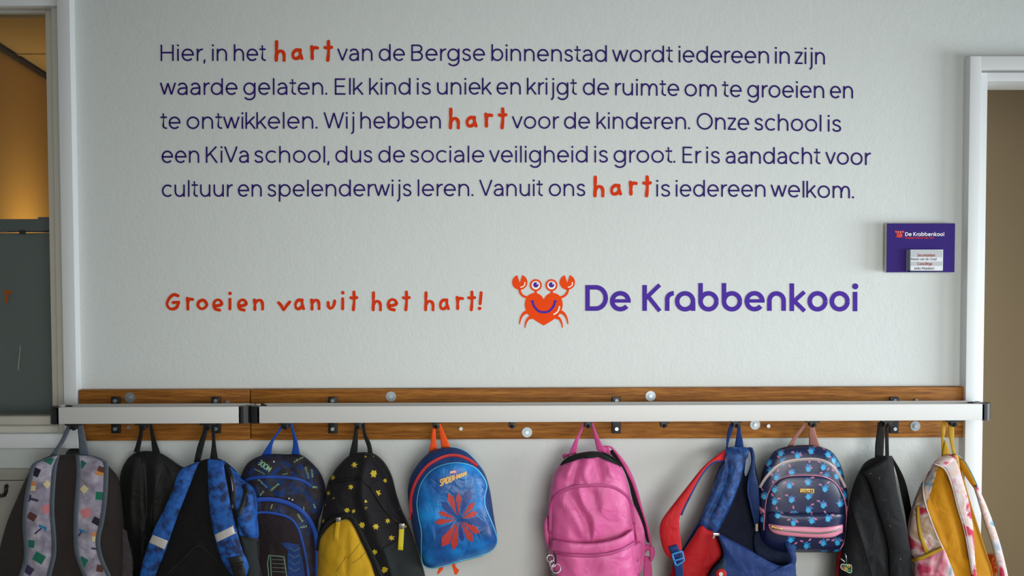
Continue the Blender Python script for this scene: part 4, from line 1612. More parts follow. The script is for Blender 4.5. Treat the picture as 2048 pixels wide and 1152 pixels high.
decal(b4, z([(160, 318), (178, 300), (255, 350), (250, 378), (232, 390)]), sg, 2)
tiny(b4, 'MODE', 272, 352, 216, 40, 100, B4.off(.0014), 1, st=2.0)
for x, y, a, h_, w_, t in ((140, 366, 28, 14, 90, '.....'), (437, 318, -28, 18, 85, '....'), (510, 350, 72, 18, 90, '.....'), (560, 365, 85, 16, 60, '.....'), (165, 445, 42, 16, 90, '.....'), (265, 530, -38, 18, 85, '.....'), (570, 505, 5, 20, 38, '..'), (188, 568, -50, 18, 50, '..'), (500, 640, 85, 14, 60, '.....'), (575, 620, 70, 12, 40, '..'), (350, 408, -10, 10, 40, '..')):
    scribble(b4, len(t) + 2, x, y, a, h_, w_, sg, 1)
for x, y in ((288, 308), (400, 580), (425, 590)):
    decal(b4, quad(470 + x / 3.695, 840 + y / 3.695, 3, 3, 20), sg, 3)
rnd = random.Random(21)
for x, y, w_, h_, a in ((300, 380, 90, 30, -40), (400, 330, 70, 26, 40), (440, 400, 60, 24, 55), (230, 480, 80, 40, 40), (340, 470, 70, 22, -35), (450, 520, 90, 26, 35), (535, 560, 80, 30, 75), (580, 640, 90, 34, 80), (490, 350, 50, 24, 70), (330, 545, 80, 40, 12), (120, 380, 60, 24, -60), (420, 470, 40, 18, -30), (560, 440, 60, 22, 70)):
    decal(b4, quad(470 + x / 3.695, 840 + y / 3.695, w_ / 3.695, h_ / 3.695, a), B4.off(.0005), 2, inside=B4.hit)
b4.build('body', [F_NM, F_GR, F_NB, mat('white_print', '#c8d0d4', .7)], r4)
zipper(r4, z([(70, 450), (110, 434), (170, 425), (250, 421), (380, 424), (470, 440), (530, 465), (562, 495)]), d4, F_BZ, F_BZ, 6)
b = MB()
patch(b, z([(100, 620), (170, 592), (280, 590), (380, 615), (470, 660), (535, 725), (580, 810), (600, 920), (600, 1450), (80, 1450)]), d4, .003, .028, rings=14)
t4 = surf(b.bvh(), d4)
for x, y, a, h_, w_, t in ((455, 700, 55, 16, 70, '.....'), (480, 805, -12, 20, 55, '..'), (270, 660, -70, 14, 40, '..')):
    scribble(b, len(t) + 2, x, y, a, h_, w_, (lambda X, Y: t4(X, Y) - .0006), 1)
fp4 = b.build('front_pocket', [F_NM, F_GR], r4)
zipper(r4, z([(110, 612), (165, 590), (280, 588), (385, 613), (478, 662), (543, 728), (588, 815), (606, 920), (610, 1140), (612, 1300)]), t4, F_BZ, F_BZ, 9, off=.003)
b = MB()
patch(b, z([(120, 700), (180, 688), (280, 692), (390, 722), (450, 785), (485, 880), (510, 1000), (530, 1140), (540, 1400), (100, 1400)]), t4, .003, .010, rings=12)
t4b = surf(b.bvh(), t4)
off4 = lambda o: (lambda X, Y: t4b(X, Y) - o)
decal(b, z([(340, 912), (375, 905), (470, 920), (500, 1040), (515, 1140), (530, 1300), (385, 1300), (390, 960)]), off4(.0006), 1, step=5)
for pts in (z([(250, 1000), (362, 1010), (380, 1140), (390, 1240)]), z([(250, 1000), (240, 1060), (248, 1130), (250, 1240)]), z([(262, 1010), (268, 1140), (270, 1240)])):
    ribbon(b, resample(pts, 16), 1.6, off4(.0009), 2)
for yv in (1030, 1060, 1090, 1120):
    ribbon(b, resample(z([(275, yv), (368, yv + 4)]), 8), .7, off4(.0009), 2)
for yv in range(940, 1140, 50):
    ribbon(b, resample(z([(400, yv), (440, yv + 30), (480, yv + 5)]), 8), .5, off4(.0009), 2)
b.build('inner_pocket', [F_MAR, F_NB, mat('green_line_print', '#6f8f7c', .7)], fp4)
zipper(fp4, z([(150, 690), (200, 682), (290, 690), (400, 722), (458, 785), (492, 880), (520, 1000), (540, 1140), (548, 1300)]), t4b, F_BZ, DKZIP, 5, off=.002)
handle(r4, F_BZ, (z([(350, 20), (330, 60), (260, 160), (197, 262)]), z([(375, 20), (345, 70), (285, 160), (268, 255)])), (z([(392, 15), (415, 60), (430, 160), (418, 255)]), z([(420, 15), (432, 60), (460, 150), (482, 262)])), HD, -.105)

# ------------------------------------------------------------------ 5 black with yellow print
z = Z(630, 840, 3.69)
r5 = empty('backpack', P(740, 1200, -.1), 'black backpack scattered with small yellow marks, with a yellow front pocket', 'backpack', GB)
F_B5 = fab('black_canvas', '#17151a', .7, .25, 900)
F_Y = fab('yellow_canvas', '#c0961c', .8, .3, 900)
YEL = mat('yellow_print', '#c4ac20', .7)
B5 = Body(z([(165, 345), (250, 262), (330, 238), (400, 240), (452, 256), (520, 322), (570, 420), (600, 540), (640, 660), (690, 770), (740, 920), (785, 1060), (812, 1150), (850, 1500), (-40, 1500), (5, 1140), (18, 900), (45, 760), (68, 620), (92, 470), (130, 395)]), -.11, .09, .06,
          folds=[(z([(390, 250), (345, 440), (350, 600), (420, 760), (500, 950), (560, 1140)]), .013, 9), (z([(330, 260), (310, 450), (280, 640)]), -.006, 7), (z([(130, 570), (300, 545)]), -.004, 4), (z([(440, 290), (520, 420), (590, 600)]), -.007, 5)])
b = MB()
B5.put(b)
d5 = B5.off(.0008)
for i, (x, y, s) in enumerate(((290, 330, 26), (130, 425, 22), (433, 397, 27), (518, 447, 18), (265, 495, 22), (97, 540, 20), (463, 540, 27), (375, 600, 12), (375, 650, 14), (235, 665, 22), (285, 672, 18), (347, 775, 26), (450, 787, 23), (537, 745, 22), (57, 745, 16), (565, 870, 26), (440, 975, 24), (513, 1105, 25), (372, 270, 10), (432, 268, 5), (623, 658, 5), (668, 785, 14), (75, 628, 7))):
    q = z([(x, y)])[0]
    decal(b, star(q[0], q[1], s / 3.69, 6 if s > 15 else 3, i + 3, .45 + .3 * ((i * 7) % 5) / 5), d5, 1, inside=B5.hit)
ribbon(b, z([(128, 580), (146, 575)]), 1.2, d5, 1)
b.build('body', [F_B5, YEL], r5)
zipper(r5, z([(110, 475), (160, 455), (250, 440), (330, 435), (400, 480), (470, 590), (540, 690), (625, 770)]), B5.off(0), fab('black_tape', '#0d0d0f', .6), DKZIP, 8)
b = MB()
patch(b, z([(500, 945), (560, 915), (625, 875), (690, 770), (748, 930), (800, 1100), (840, 1400), (600, 1400), (545, 1080)]), B5.off(0), .003, .006, rings=10, smooth=False)
b.build('mesh_pocket', MESH, r5)
b = MB()
patch(b, z([(28, 910), (68, 830), (118, 772), (180, 742), (245, 733), (292, 792), (342, 900), (390, 1000), (440, 1140), (500, 1450), (30, 1450)]), B5.off(0), .002, .030, rings=14, folds=[(z([(240, 760), (235, 900), (230, 1100)]), -.006, 6), (z([(140, 830), (100, 1000)]), .004, 8)])
t5 = surf(b.bvh(), B5.off(0))
for pts in ([(335, 905), (290, 965), (240, 1022)], [(372, 975), (330, 1020), (275, 1058)], [(230, 1005), (190, 1070), (155, 1118)]):
    ribbon(b, resample(crom(z(pts)), 12), .8, (lambda X, Y: t5(X, Y) - .0006), 1)
fp5 = b.build('front_pocket', [F_Y, mat('brown_line_print', '#4a3510', .8)], r5)
b = MB()
piping(b, z([(20, 960), (38, 870), (85, 775), (150, 722), (250, 708), (300, 760), (355, 870), (410, 975), (460, 1080), (500, 1180), (540, 1300)]), .0065, B5.off(.012))
b.build('pocket_rim', F_DK, fp5)
pull(r5, *z([(172, 740)])[0], *z([(152, 885)])[0], 8.5, (lambda x, y: t5(x, y) - .008), F_Y, GREYMETAL)
pull(r5, *z([(640, 790)])[0], *z([(630, 960)])[0], 10.5, B5.off(.012), mat('yellow_tab', '#d5c225', .6), GREYMETAL)
handle(r5, F_DK, (z([(293, 20), (285, 110), (268, 190), (250, 268)]), z([(318, 20), (316, 120), (316, 190), (312, 255)])), (z([(343, 20), (358, 120), (385, 200), (390, 252)]), z([(366, 20), (378, 100), (412, 175), (428, 256)])), HD, -.125)

# ------------------------------------------------------------------ 6 blue panel with light blue piping
z = Z(805, 840, 3.693)
r6 = empty('backpack', P(907, 1140, -.12), 'small blue toddler backpack with light blue piping, red zip and orange handle', 'backpack', GB)
F_B6 = fab('navy_shell', '#13366f', .6, .2, 900)
F_P6 = crumple(ramp_mat('bright_blue_print', [(.3, '#0a3470'), (.5, '#0d5ba6'), (.66, '#1687d6')], 9, .42, detail=4, bump=.08))
LB = mat('light_blue_piping', '#58bfe8', .5)
RED = mat('red_tape', '#b01c22', .55, bump=.2, bscale=900)
F_O6 = fab('orange_webbing', '#e8521a', .7)
B6 = Body(z([(192, 245), (270, 212), (370, 203), (462, 231), (540, 300), (610, 400), (650, 540), (676, 720), (702, 870), (690, 930), (600, 1000), (450, 1042), (300, 1085), (212, 1098), (152, 1070), (130, 1000), (98, 900), (65, 740), (48, 640), (40, 520), (60, 420), (110, 328)]), -.12, .10, .08, n=4.2,
          tilt=None, rough=.0015)
b = MB()
B6.put(b)
b.build('body', F_B6, r6)
b = MB()
piping(b, z([(190, 240), (270, 210), (370, 201), (465, 230), (535, 292), (600, 380)]), .0022, lambda x, y: B6.yc - .012)
b.build('rim_piping', mat('pale_blue_piping', '#7fbfe0', .5), r6)
zipper(r6, z([(64, 690), (60, 600), (80, 500), (130, 402), (200, 325), (300, 272), (390, 260), (480, 287), (555, 340)]), B6.off(0), RED, RED, 6.5)
pull(r6, *z([(62, 680)])[0], *z([(52, 735)])[0], 4, B6.off(.0), RED, RED)
PAN = [(152, 1060), (141, 960), (142, 830), (118, 700), (110, 600), (140, 470), (220, 372), (330, 326), (430, 320), (522, 346), (582, 402), (620, 480), (606, 560), (610, 640), (650, 740), (690, 845), (696, 905), (650, 968), (560, 1004), (430, 1038), (300, 1077), (205, 1092)]
b = MB()
tp = patch(b, z(PAN), B6.off(0), .002, .012, rings=12, N=110, n=3)
t6 = surf(tp, B6.off(0))
o6 = lambda o: (lambda X, Y: t6(X, Y) - o)
rnd = random.Random(4)
cx6, cy6 = 470, 620
for i in range(26):
    a = i / 26 * 2 * math.pi + rnd.uniform(-.1, .1)
    r0, r1_ = rnd.uniform(60, 130), rnd.uniform(170, 330)
    pts = []
    for k in range(9):
        rr = r0 + (r1_ - r0) * k / 8
        x, y = cx6 + rr * math.cos(a) * .85, cy6 + rr * math.sin(a) * 1.1
        pts.append((x, y))

    def inside(p):
        q = crom([Vector(v) for v in PAN], True, 3)
        c = False
        for u, v in zip(q, q[1:] + q[:1]):
            if (u.y > p[1]) != (v.y > p[1]) and p[0] < (v.x - u.x) * (p[1] - u.y) / (v.y - u.y) + u.x:
                c = not c
        return c
    pts = [p for p in pts if inside((p[0] + (p[0] - cx6) * .08, p[1] + (p[1] - cy6) * .08))]
    if len(pts) > 2:
        ribbon(b, z(pts), rnd.uniform(.5, 1.3), o6(.0007), 1, taper=lambda t: 1 - .8 * abs(2 * t - 1))
# plain abstract burst of red and blue shards in place of a picture
rnd = random.Random(11)
for i in range(15):
    a_ = i / 15 * 2 * math.pi + .1
    r0, r1_ = rnd.uniform(15, 40), rnd.uniform(140, 215)
    wd = rnd.uniform(.13, .2)
    fx, fy = 415, 735
    pts = [(fx + r0 * math.cos(a_), fy + r0 * math.sin(a_))]
    for rr, da in ((r1_ * .8, -wd), (r1_, 0), (r1_ * .8, wd)):
        pts.append((fx + rr * math.cos(a_ + da), fy + rr * 1.15 * math.sin(a_ + da)))
    decal(b, z(pts), o6(.0012), 2 if i % 3 else 3)
# the printed name, slanting upwards
word(b, 'SPIDER-MAN', *[q for q in (z([(278, 0)])[0][0], z([(470, 0)])[0][0])], z([(0, 490)])[0][1], 9.0, o6(.0022), 4, stroke=2.6, slope=-.43, up=lambda t: 1.15 - .55 * t)
poly(b, z([(350, 378), (397, 370), (398, 391), (352, 398)]), o6(.0012), 5)
word(b, 'MARVEL', z([(353, 0)])[0][0], z([(395, 0)])[0][0], z([(0, 394)])[0][1], 3.2, o6(.0016), 6, stroke=.55, slope=-.16)
fp6 = b.build('front_panel', [F_P6, mat('pale_cyan_print', '#3fa4d8', .45), mat('red_print', '#b3302c', .45), mat('deep_blue_print', '#123a86', .4), mat('gold_print', '#e2b05e', .5), mat('pink_red_print', '#d4405a', .5), mat('white_print_small', '#f0dede', .5)], r6)
b = MB()
piping(b, z(PAN), .0028, o6(-.001), closed=True)
b.build('piping', LB, fp6)
b = MB()
strip(b, z([(285, 1060), (262, 1110), (255, 1142)]), z([(302, 1062), (300, 1100), (270, 1135)]), -.13, .003, n=8)
b.build('strap_end', F_O6, r6)
b = MB()
strip(b, z([(355, 1045), (370, 1090), (385, 1140)]), z([(385, 1045), (395, 1085), (418, 1105)]), -.13, .003, n=8)
strip(b, z([(385, 1140), (400, 1118), (408, 1100)]), z([(400, 1142), (412, 1125), (418, 1105)]), -.128, .003, n=6)
b.build('strap_end', F_O6, r6)
handle(r6, F_O6, (z([(225, 30), (212, 130), (196, 245)]), z([(243, 30), (246, 130), (256, 222)])), (z([(262, 25), (272, 90), (288, 210)]), z([(278, 25), (312, 100), (358, 208)])), HD, -.135)

# ------------------------------------------------------------------ 7 pink
z = Z(1070, 840, 3.692)
r7 = empty('backpack', P(1190, 1200, -.11), 'plain pink backpack with keyrings, hanging alone in the middle', 'backpack', GB)
F_PK = fab('pink_nylon', '#d05a96', .48, .12, 700, var=.03, spec=.45)
F_PK2 = fab('pink_nylon_deep', '#c04a86', .55, .12, 700, var=.03)
F_PZ = mat('pink_zip', '#b0407c', .5, bump=.2, bscale=900)
B7 = Body(z([(190, 325), (262, 262), (340, 240), (430, 230), (512, 243), (600, 300), (645, 360), (682, 460), (706, 560), (718, 650), (732, 740), (742, 830), (745, 920), (760, 1100), (740, 1500), (110, 1500), (105, 1140), (100, 980), (104, 880), (95, 780), (97, 650), (110, 520), (138, 400)]), -.12, .095, .06, n=3.2,
          folds=[(z([(330, 280), (300, 380), (280, 470)]), -.012, 7), (z([(290, 290), (240, 400)]), .008, 7), (z([(390, 290), (370, 400), (400, 470)]), .008, 7), (z([(460, 290), (490, 420)]), -.009, 6), (z([(530, 290), (560, 400)]), .008, 6),
                 (z([(330, 530), (360, 620), (420, 720), (440, 820)]), .010, 7), (z([(270, 560), (320, 660), (390, 760)]), -.008, 8), (z([(430, 540), (460, 650)]), -.007, 7), (z([(550, 540), (480, 700), (450, 850)]), .004, 12), (z([(200, 600), (280, 700), (340, 830)]), .005, 10)], rough=.006, N=190, rings=34)
b = MB()
B7.put(b)
b.build('body', F_PK, r7)
d7 = B7.off(0)
b = MB()
patch(b, z([(183, 335), (225, 285), (300, 250), (370, 238), (432, 230), (510, 241), (575, 272), (640, 345), (600, 312), (545, 275), (490, 262), (450, 278), (390, 284), (330, 277), (270, 270), (225, 297)]), B7.off(.001), .003, .004, k=3, N=120, centre=z([(430, 258)])[0])
b.build('opening_band', F_DK, r7, label='black drawn-in top opening')
zipper(r7, z([(112, 830), (114, 720), (122, 625), (165, 553), (240, 510), (330, 489), (430, 482), (520, 486), (600, 505), (662, 548), (702, 588), (720, 680), (733, 770)]), d7, F_PZ, F_PZ, 7)
b = MB()
patch(b, z([(95, 705), (66, 760), (70, 860), (92, 945), (128, 980), (132, 940), (122, 880), (104, 800)]), B7.off(-.02), .02, .012, N=60)
b.build('side_pocket', F_PK, r7)
b = MB()
patch(b, z([(712, 610), (758, 680), (800, 790), (812, 865), (810, 1000), (770, 1150), (735, 1100), (740, 880), (726, 790)]), lambda x, y: -.125, .02, .02, N=60)
b.build('side_pocket', F_PK, r7)
b = MB()
patch(b, z([(130, 885), (250, 903), (400, 911), (520, 898), (640, 863), (722, 806), (745, 900), (790, 900), (792, 1010), (770, 1140), (750, 1450), (110, 1450), (104, 1140), (108, 985)]), d7, .003, .032, rings=14, N=130, n=3.4, k=4,
      folds=[(z([(640, 1000), (600, 1140)]), .006, 8), (z([(300, 1030), (350, 1150)]), .004, 10), (z([(700, 950), (740, 1040)]), -.008, 8), (z([(200, 1060), (240, 1150)]), -.006, 8)])
t7 = surf(b.bvh(), d7)
fp7 = b.build('front_pocket', F_PK, r7)
b = MB()
strip(b, z([(130, 884), (250, 903), (400, 911), (520, 898), (640, 863), (722, 806)]), z([(120, 965), (250, 985), (400, 990), (540, 975), (650, 940), (738, 885)]), t7, .003, n=36, bulge=.004, off=.003)
b.build('pocket_flap', F_PK, fp7)
zipper(fp7, z([(140, 978), (200, 992), (280, 1000), (420, 1004), (540, 990), (650, 955), (735, 905)]), t7, F_PZ, F_PZ, 6, off=.004)
b = MB()
strip(b, z([(540, 235), (640, 345), (690, 465), (722, 600), (772, 740), (826, 900)]), z([(575, 215), (680, 345), (748, 500), (798, 680), (838, 800), (856, 915)]), [-.10, -.12, -.13, -.125, -.12, -.115], .004, n=30, bulge=.004)
ss = b.build('shoulder_strap', F_DK, r7)
b = MB()
strip(b, z([(500, 205), (556, 205), (640, 320), (715, 470), (765, 620), (812, 760), (842, 900), (850, 935)]), z([(545, 190), (580, 208), (685, 340), (752, 495), (802, 680), (842, 800), (862, 910), (868, 940)]), [-.115, -.118, -.128, -.136, -.134, -.126, -.122], .005, n=34, bulge=.004)
strip(b, z([(455, 222), (500, 192), (545, 190)]), z([(500, 250), (530, 245), (560, 262)]), -.125, .006, n=10, bulge=.005)
strip(b, z([(200, 262), (215, 250), (250, 250)]), z([(212, 290), (230, 275), (255, 268)]), -.115, .006, n=8, bulge=.003)
b.build('strap_padding', F_PK2, ss)
b = MB()
strip(b, z([(806, 1000), (802, 1080), (797, 1145), (797, 1260)]), z([(852, 1010), (862, 1080), (866, 1145), (866, 1260)]), -.11, .003, n=12, bulge=.001)
strip(b, z([(800, 950), (815, 920), (850, 925), (880, 945)]), z([(815, 985), (835, 960), (860, 985), (882, 985)]), -.128, .01, n=14, bulge=.006)
strip(b, z([(842, 930), (845, 980), (850, 1020)]), z([(880, 940), (886, 990), (860, 1050)]), -.132, .01, n=10, bulge=.006)
b.build('webbing', F_PK2, ss)
handle(r7, F_PK2, (z([(352, 20), (335, 70), (288, 160), (245, 262)]), z([(368, 20), (352, 70), (325, 140), (303, 248)])), (z([(415, 20), (428, 90), (445, 170), (458, 225)]), z([(428, 20), (450, 80), (485, 160), (528, 240)])), HD, -.13)
pull(r7, *z([(732, 765)])[0], *z([(742, 838)])[0], 4.5, B7.off(.004), BLACKP, GREYMETAL)


def ring(mb, c, r, wr, tilt=0.2, n=28):
    pts = []
    for i in range(n):
        a = 2 * math.pi * i / n
        pts.append(c + Vector((r * math.cos(a), r * math.sin(a) * math.sin(tilt), r * math.sin(a) * math.cos(tilt))))
    tube(mb, pts, wr, 0, 6, True)


kr = empty('keyring', P(1103, 1120, -.24), 'silver split rings and dark clip hanging from the pink backpack zip', 'keyring')
b = MB()
yk = t7(*z([(150, 1050)])[0]) - .014
for x, y, r in ((113, 1022, 26), (155, 1095, 33), (130, 1060, 22)):
    q = z([(x, y)])[0]
    ring(b, P(q[0], q[1], yk), r / 3.692 / 640, .0011, .25)
    ring(b, P(q[0] + .6, q[1] + .5, yk - .002), r / 3.692 / 640, .0008, .3)
b.build('split_ring', mat('bright_steel', '#cfd3d6', .22, .95), kr)
b = MB()
q0, q1 = P(*z([(148, 985)])[0], yk), P(*z([(152, 1070)])[0], yk)
tube(b, [q0, (q0 + q1) / 2 + Vector((.001, -.002, 0)), q1], .003)
q2, q3 = P(*z([(118, 1120)])[0], yk), P(*z([(130, 1200)])[0], yk)
b.box((q2.x - .004, yk - .004, q3.z), (q3.x + .012, yk + .004, q2.z), bev=.002)
b.build('clip', BLACKP, kr, sharp=35)

# ------------------------------------------------------------------ 8 open blue and red bag
z = Z(1310, 840, 3.693)
r8 = empty('backpack', P(1460, 1200, -.1), 'wide open blue backpack with red side pocket and red shoulder strap sticking out', 'backpack', GB)
F_N8 = fab('shaded_blue_lining', '#060e24', .75, .25)  # navy lining, darkened in colour for the shade inside the open bag
F_B8 = crumple(ramp_mat('blue_tonal_print', [(.38, '#0e2f64'), (.5, '#143c78'), (.62, '#1e5296')], 60, .6, detail=3))
F_S8 = fab('navy_side', '#142a58', .65)
F_R8 = fab('red_fabric', '#b3161e', .65, .2, 800)
F_T8 = fab('navy_trim', '#122f68', .6)
B8 = Body(z([(520, 215), (580, 203), (690, 203), (730, 225), (742, 330), (765, 480), (772, 640), (765, 800), (900, 818), (960, 870), (1030, 980), (1035, 1120), (1040, 1500), (110, 1500), (130, 1120), (205, 955), (290, 820), (380, 600), (480, 340)]), -.085, .03, .05, n=3.5, N=170)
b = MB()
B8.put(b)
b.build('lining', F_N8, r8)
d8 = B8.off(0)
b = MB()
patch(b, z([(528, 208), (690, 206), (676, 280), (650, 380), (610, 500), (560, 620), (500, 740), (448, 835), (390, 812), (338, 782), (330, 745), (400, 560), (470, 380), (520, 300)]), d8, .035, .018, skirt=.06, rings=12, N=120, k=5,
      folds=[(z([(535, 310), (530, 420), (480, 560), (400, 720)]), -.010, 5), (z([(620, 230), (600, 380), (540, 560)]), .005, 8)])
sp8 = b.build('front_panel', F_B8, r8)
tp8 = surf(b.bvh(), d8)
b = MB()
patch(b, z([(520, 305), (538, 315), (528, 430), (470, 560), (400, 690), (340, 780), (290, 870), (205, 962), (140, 1140), (110, 1140), (205, 950), (285, 820), (330, 740), (400, 560), (475, 345)]), d8, .03, .006, skirt=.05, N=110, k=4, centre=z([(395, 620)])[0])
b.build('side_panel', F_S8, r8)
b = MB()
patch(b, z([(338, 780), (385, 808), (440, 832), (470, 900), (498, 1000), (450, 1060), (400, 1140), (380, 1400), (110, 1400), (125, 1090), (205, 975), (280, 862)]), d8, .048, .018, skirt=.06, rings=10, N=100, smooth=True, k=4, folds=[(z([(420, 860), (390, 1000), (380, 1100)]), -.006, 8)])
b.build('side_pocket', F_R8, r8, label='red side pocket')
b = MB()
patch(b, z([(460, 846), (500, 862), (600, 912), (720, 975), (870, 1058), (950, 1076), (1028, 1052), (1042, 1140), (1046, 1420), (380, 1420), (400, 1150), (500, 1015), (490, 930)]), d8, .085, .02, skirt=.10, rings=12, N=130, k=3,
      folds=[(z([(540, 1090), (760, 1110), (1000, 1120)]), -.004, 4)])
po8 = b.build('front_pouch', F_T8, r8)
tq8 = surf(b.bvh(), d8)
b = MB()
patch(b, z([(400, 1135), (450, 1055), (505, 1010), (525, 1060), (520, 1140), (510, 1400), (370, 1400)]), tq8, .003, .012, N=60, k=4)
b.build('dark_trim', fab('teal_dark', '#12283c', .7), po8)
b = MB()
q = z([(488, 1135)])[0]
patch(b, [(q[0] + 11 * math.cos(a * .5236), q[1] + 10 * math.sin(a * .5236)) for a in range(12)], tq8, .014, .006, N=40, rings=5)
bd8 = b.build('round_badge', F_R8, po8)
tb8 = surf(b.bvh(), tq8, .0006)
b = MB()
disc(b, q[0], q[1] + 1, 4.2, tb8, 0, 16)
b.build('badge_spot', mat('white_patch', '#d8d4cc', .6), bd8)
b = MB()
patch(b, z([(745, 815), (900, 822), (955, 868), (1022, 975), (1024, 1048), (950, 1070), (870, 1050), (745, 990)]), d8, .012, 0, N=80, k=4)
b.build('pouch_lining', fab('shaded_pouch_blue', '#081530', .75), po8)  # blue lining with the pouch's inner shade put into its colour
b = MB()
strip(b, z([(755, 806), (905, 812), (968, 868), (1036, 975), (1042, 1055), (1010, 1078)]), z([(755, 818), (895, 830), (940, 880), (985, 985), (1002, 1040), (975, 1068)]), [-.10, -.11, -.14, -.175, -.19, -.19], .006, n=30, bulge=.004)
b.build('pouch_edge', F_T8, po8)
b = MB()
piping(b, z([(690, 208), (676, 285), (650, 385), (610, 505), (560, 625), (500, 745), (450, 838)]), .0032, tp8, off=.001)
b.build('edge_zip', F_T8, sp8)
b = MB()
piping(b, z([(456, 842), (500, 860), (600, 910), (720, 973), (870, 1056), (950, 1074), (1026, 1052)]), .0032, tq8, off=.001)
b.build('edge_zip', F_T8, po8)
b = MB()
q = P(*z([(453, 850)])[0], -.215)
b.box((q.x - .010, q.y, q.z - .003), (q.x + .010, q.y + .006, q.z + .006), bev=.002)
tube(b, [q + Vector((-.006, 0, 0)), q + Vector((-.011, -.002, -.010))], .003)
b.build('zip_slider', mat('bright_zip', '#cfd0d2', .25, .9), r8, sharp=35)
# right hand edge of the opening, folded outwards
b = MB()
strip(b, z([(688, 212), (715, 205), (738, 260), (738, 330), (745, 400), (762, 480), (772, 600), (768, 740), (752, 790)]), z([(690, 222), (702, 232), (712, 290), (705, 350), (690, 430), (682, 510), (700, 610), (728, 720), (742, 780)]), [-.16, -.165, -.16, -.155, -.15, -.14, -.13], .006, n=40, bulge=.004, k=6)
fl8 = b.build('opening_flap', F_S8, r8)
b = MB()
piping(b, z([(690, 212), (715, 207), (722, 270), (715, 340), (695, 420), (685, 520), (705, 620), (740, 770)]), .003, lambda x, y: -.168 + .00016 * (y - 895))
b.build('edge_zip', F_T8, fl8)
b = MB()
patch(b, z([(688, 225), (702, 240), (710, 300), (700, 350), (675, 415), (660, 390), (672, 300)]), d8, .02, .002, N=50, k=4)
b.build('lining_patch', mat('pale_lining', '#8d93a0', .7), r8, label='pale grey lining patch')
b = MB()
q = P(*z([(752, 790)])[0], -.15)
b.box((q.x - .004, q.y, q.z - .014), (q.x + .004, q.y + .003, q.z + .01), bev=.001)
b.build('zip_end', mat('beige_tab', '#b09a84', .7), r8, sharp=30)
b = MB()
t8 = strip(b, z([(522, 215), (430, 282), (350, 352), (260, 462), (150, 602), (60, 722), (35, 790), (40, 880), (70, 978), (112, 1028)]), z([(536, 310), (440, 312), (382, 352), (330, 425), (270, 530), (212, 645), (182, 722), (180, 800), (193, 900), (200, 985)]), [-.135, -.16, -.18, -.2, -.21, -.21, -.2], .012, n=46, bulge=.007, k=8)
s8 = b.build('shoulder_strap', F_R8, r8, label='red padded shoulder strap')
b = MB()
piping(b, z([(530, 300), (440, 304), (385, 345), (330, 420), (272, 525), (215, 640), (190, 700)]), .0055, surf(t8, -.19, -.006))
b.build('strap_underside', F_T8, s8)
b = MB()
strip(b, z([(98, 938), (125, 1000), (140, 1080), (150, 1150), (155, 1300)]), z([(160, 918), (192, 985), (205, 1070), (210, 1150), (212, 1300)]), surf(t8, -.205), .003, n=14, bulge=.001, off=.004)
b.build('webbing', F_T8, s8)
b = MB()
ts = surf(t8, -.205, .009)
fr = z([(125, 992), (200, 968), (215, 1040), (155, 1078)])
piping(b, resample([Vector(p) for p in fr] + [Vector(fr[0])], 24)[:-1], .0034, lambda x, y: -.218, closed=True, k=2)
piping(b, z([(140, 1040), (212, 1018)]), .003, lambda x, y: -.219)
b.build('buckle', mat('blue_plastic', '#2a7cc0', .4), s8)
handle(r8, F_T8, (z([(562, 15), (540, 70), (528, 140), (524, 215)]), z([(590, 15), (575, 70), (552, 140), (536, 205)])), (z([(610, 20), (606, 80), (595, 150), (588, 205)]), z([(628, 20), (636, 90), (648, 150), (655, 202)])), HD, -.115)

# ------------------------------------------------------------------ 9 small navy leatherette bag with blue print
z = Z(1500, 840, 3.69)
r9 = empty('backpack', P(1605, 1108, -.12), 'small navy leatherette backpack with bright blue print and pink piping and zip band', 'backpack', GB)
F_N9 = mat('navy_leatherette', '#1a2146', .32, bump=.06, bscale=500, var=.06, spec=.5)
CYN = mat('cyan_print', '#36a4d6', .4)
CYN2 = mat('deep_cyan_print', '#1f6ca6', .4)
PKP = mat('pink_print', '#b06a94', .4)
F_PI = mat('pink_leatherette', '#d08098', .4, bump=.1, bscale=700)
B9 = Body(z([(196, 218), (300, 190), (440, 184), (530, 200), (602, 232), (650, 292), (682, 365), (700, 450), (718, 530), (722, 640), (720, 720), (712, 830), (695, 920), (666, 974), (500, 978), (340, 978), (200, 970), (95, 900), (70, 800), (63, 640), (70, 500), (98, 355), (140, 270)]), -.095, .07, .06, n=4.5, rough=.0012)
FIG = [(225, 232), (350, 250), (450, 215), (575, 240), (240, 300), (150, 365), (430, 345), (308, 375), (540, 335), (655, 310), (660, 375), (195, 412), (560, 400), (640, 400), (290, 470), (428, 445), (180, 500), (553, 495), (305, 575), (180, 590), (430, 550), (540, 615), (665, 605), (430, 650), (205, 690), (325, 685), (455, 730), (575, 715), (320, 745), (300, 870), (415, 915), (540, 895), (645, 890), (640, 955), (540, 970), (310, 940), (105, 550), (95, 720), (700, 540), (135, 300), (620, 280)]


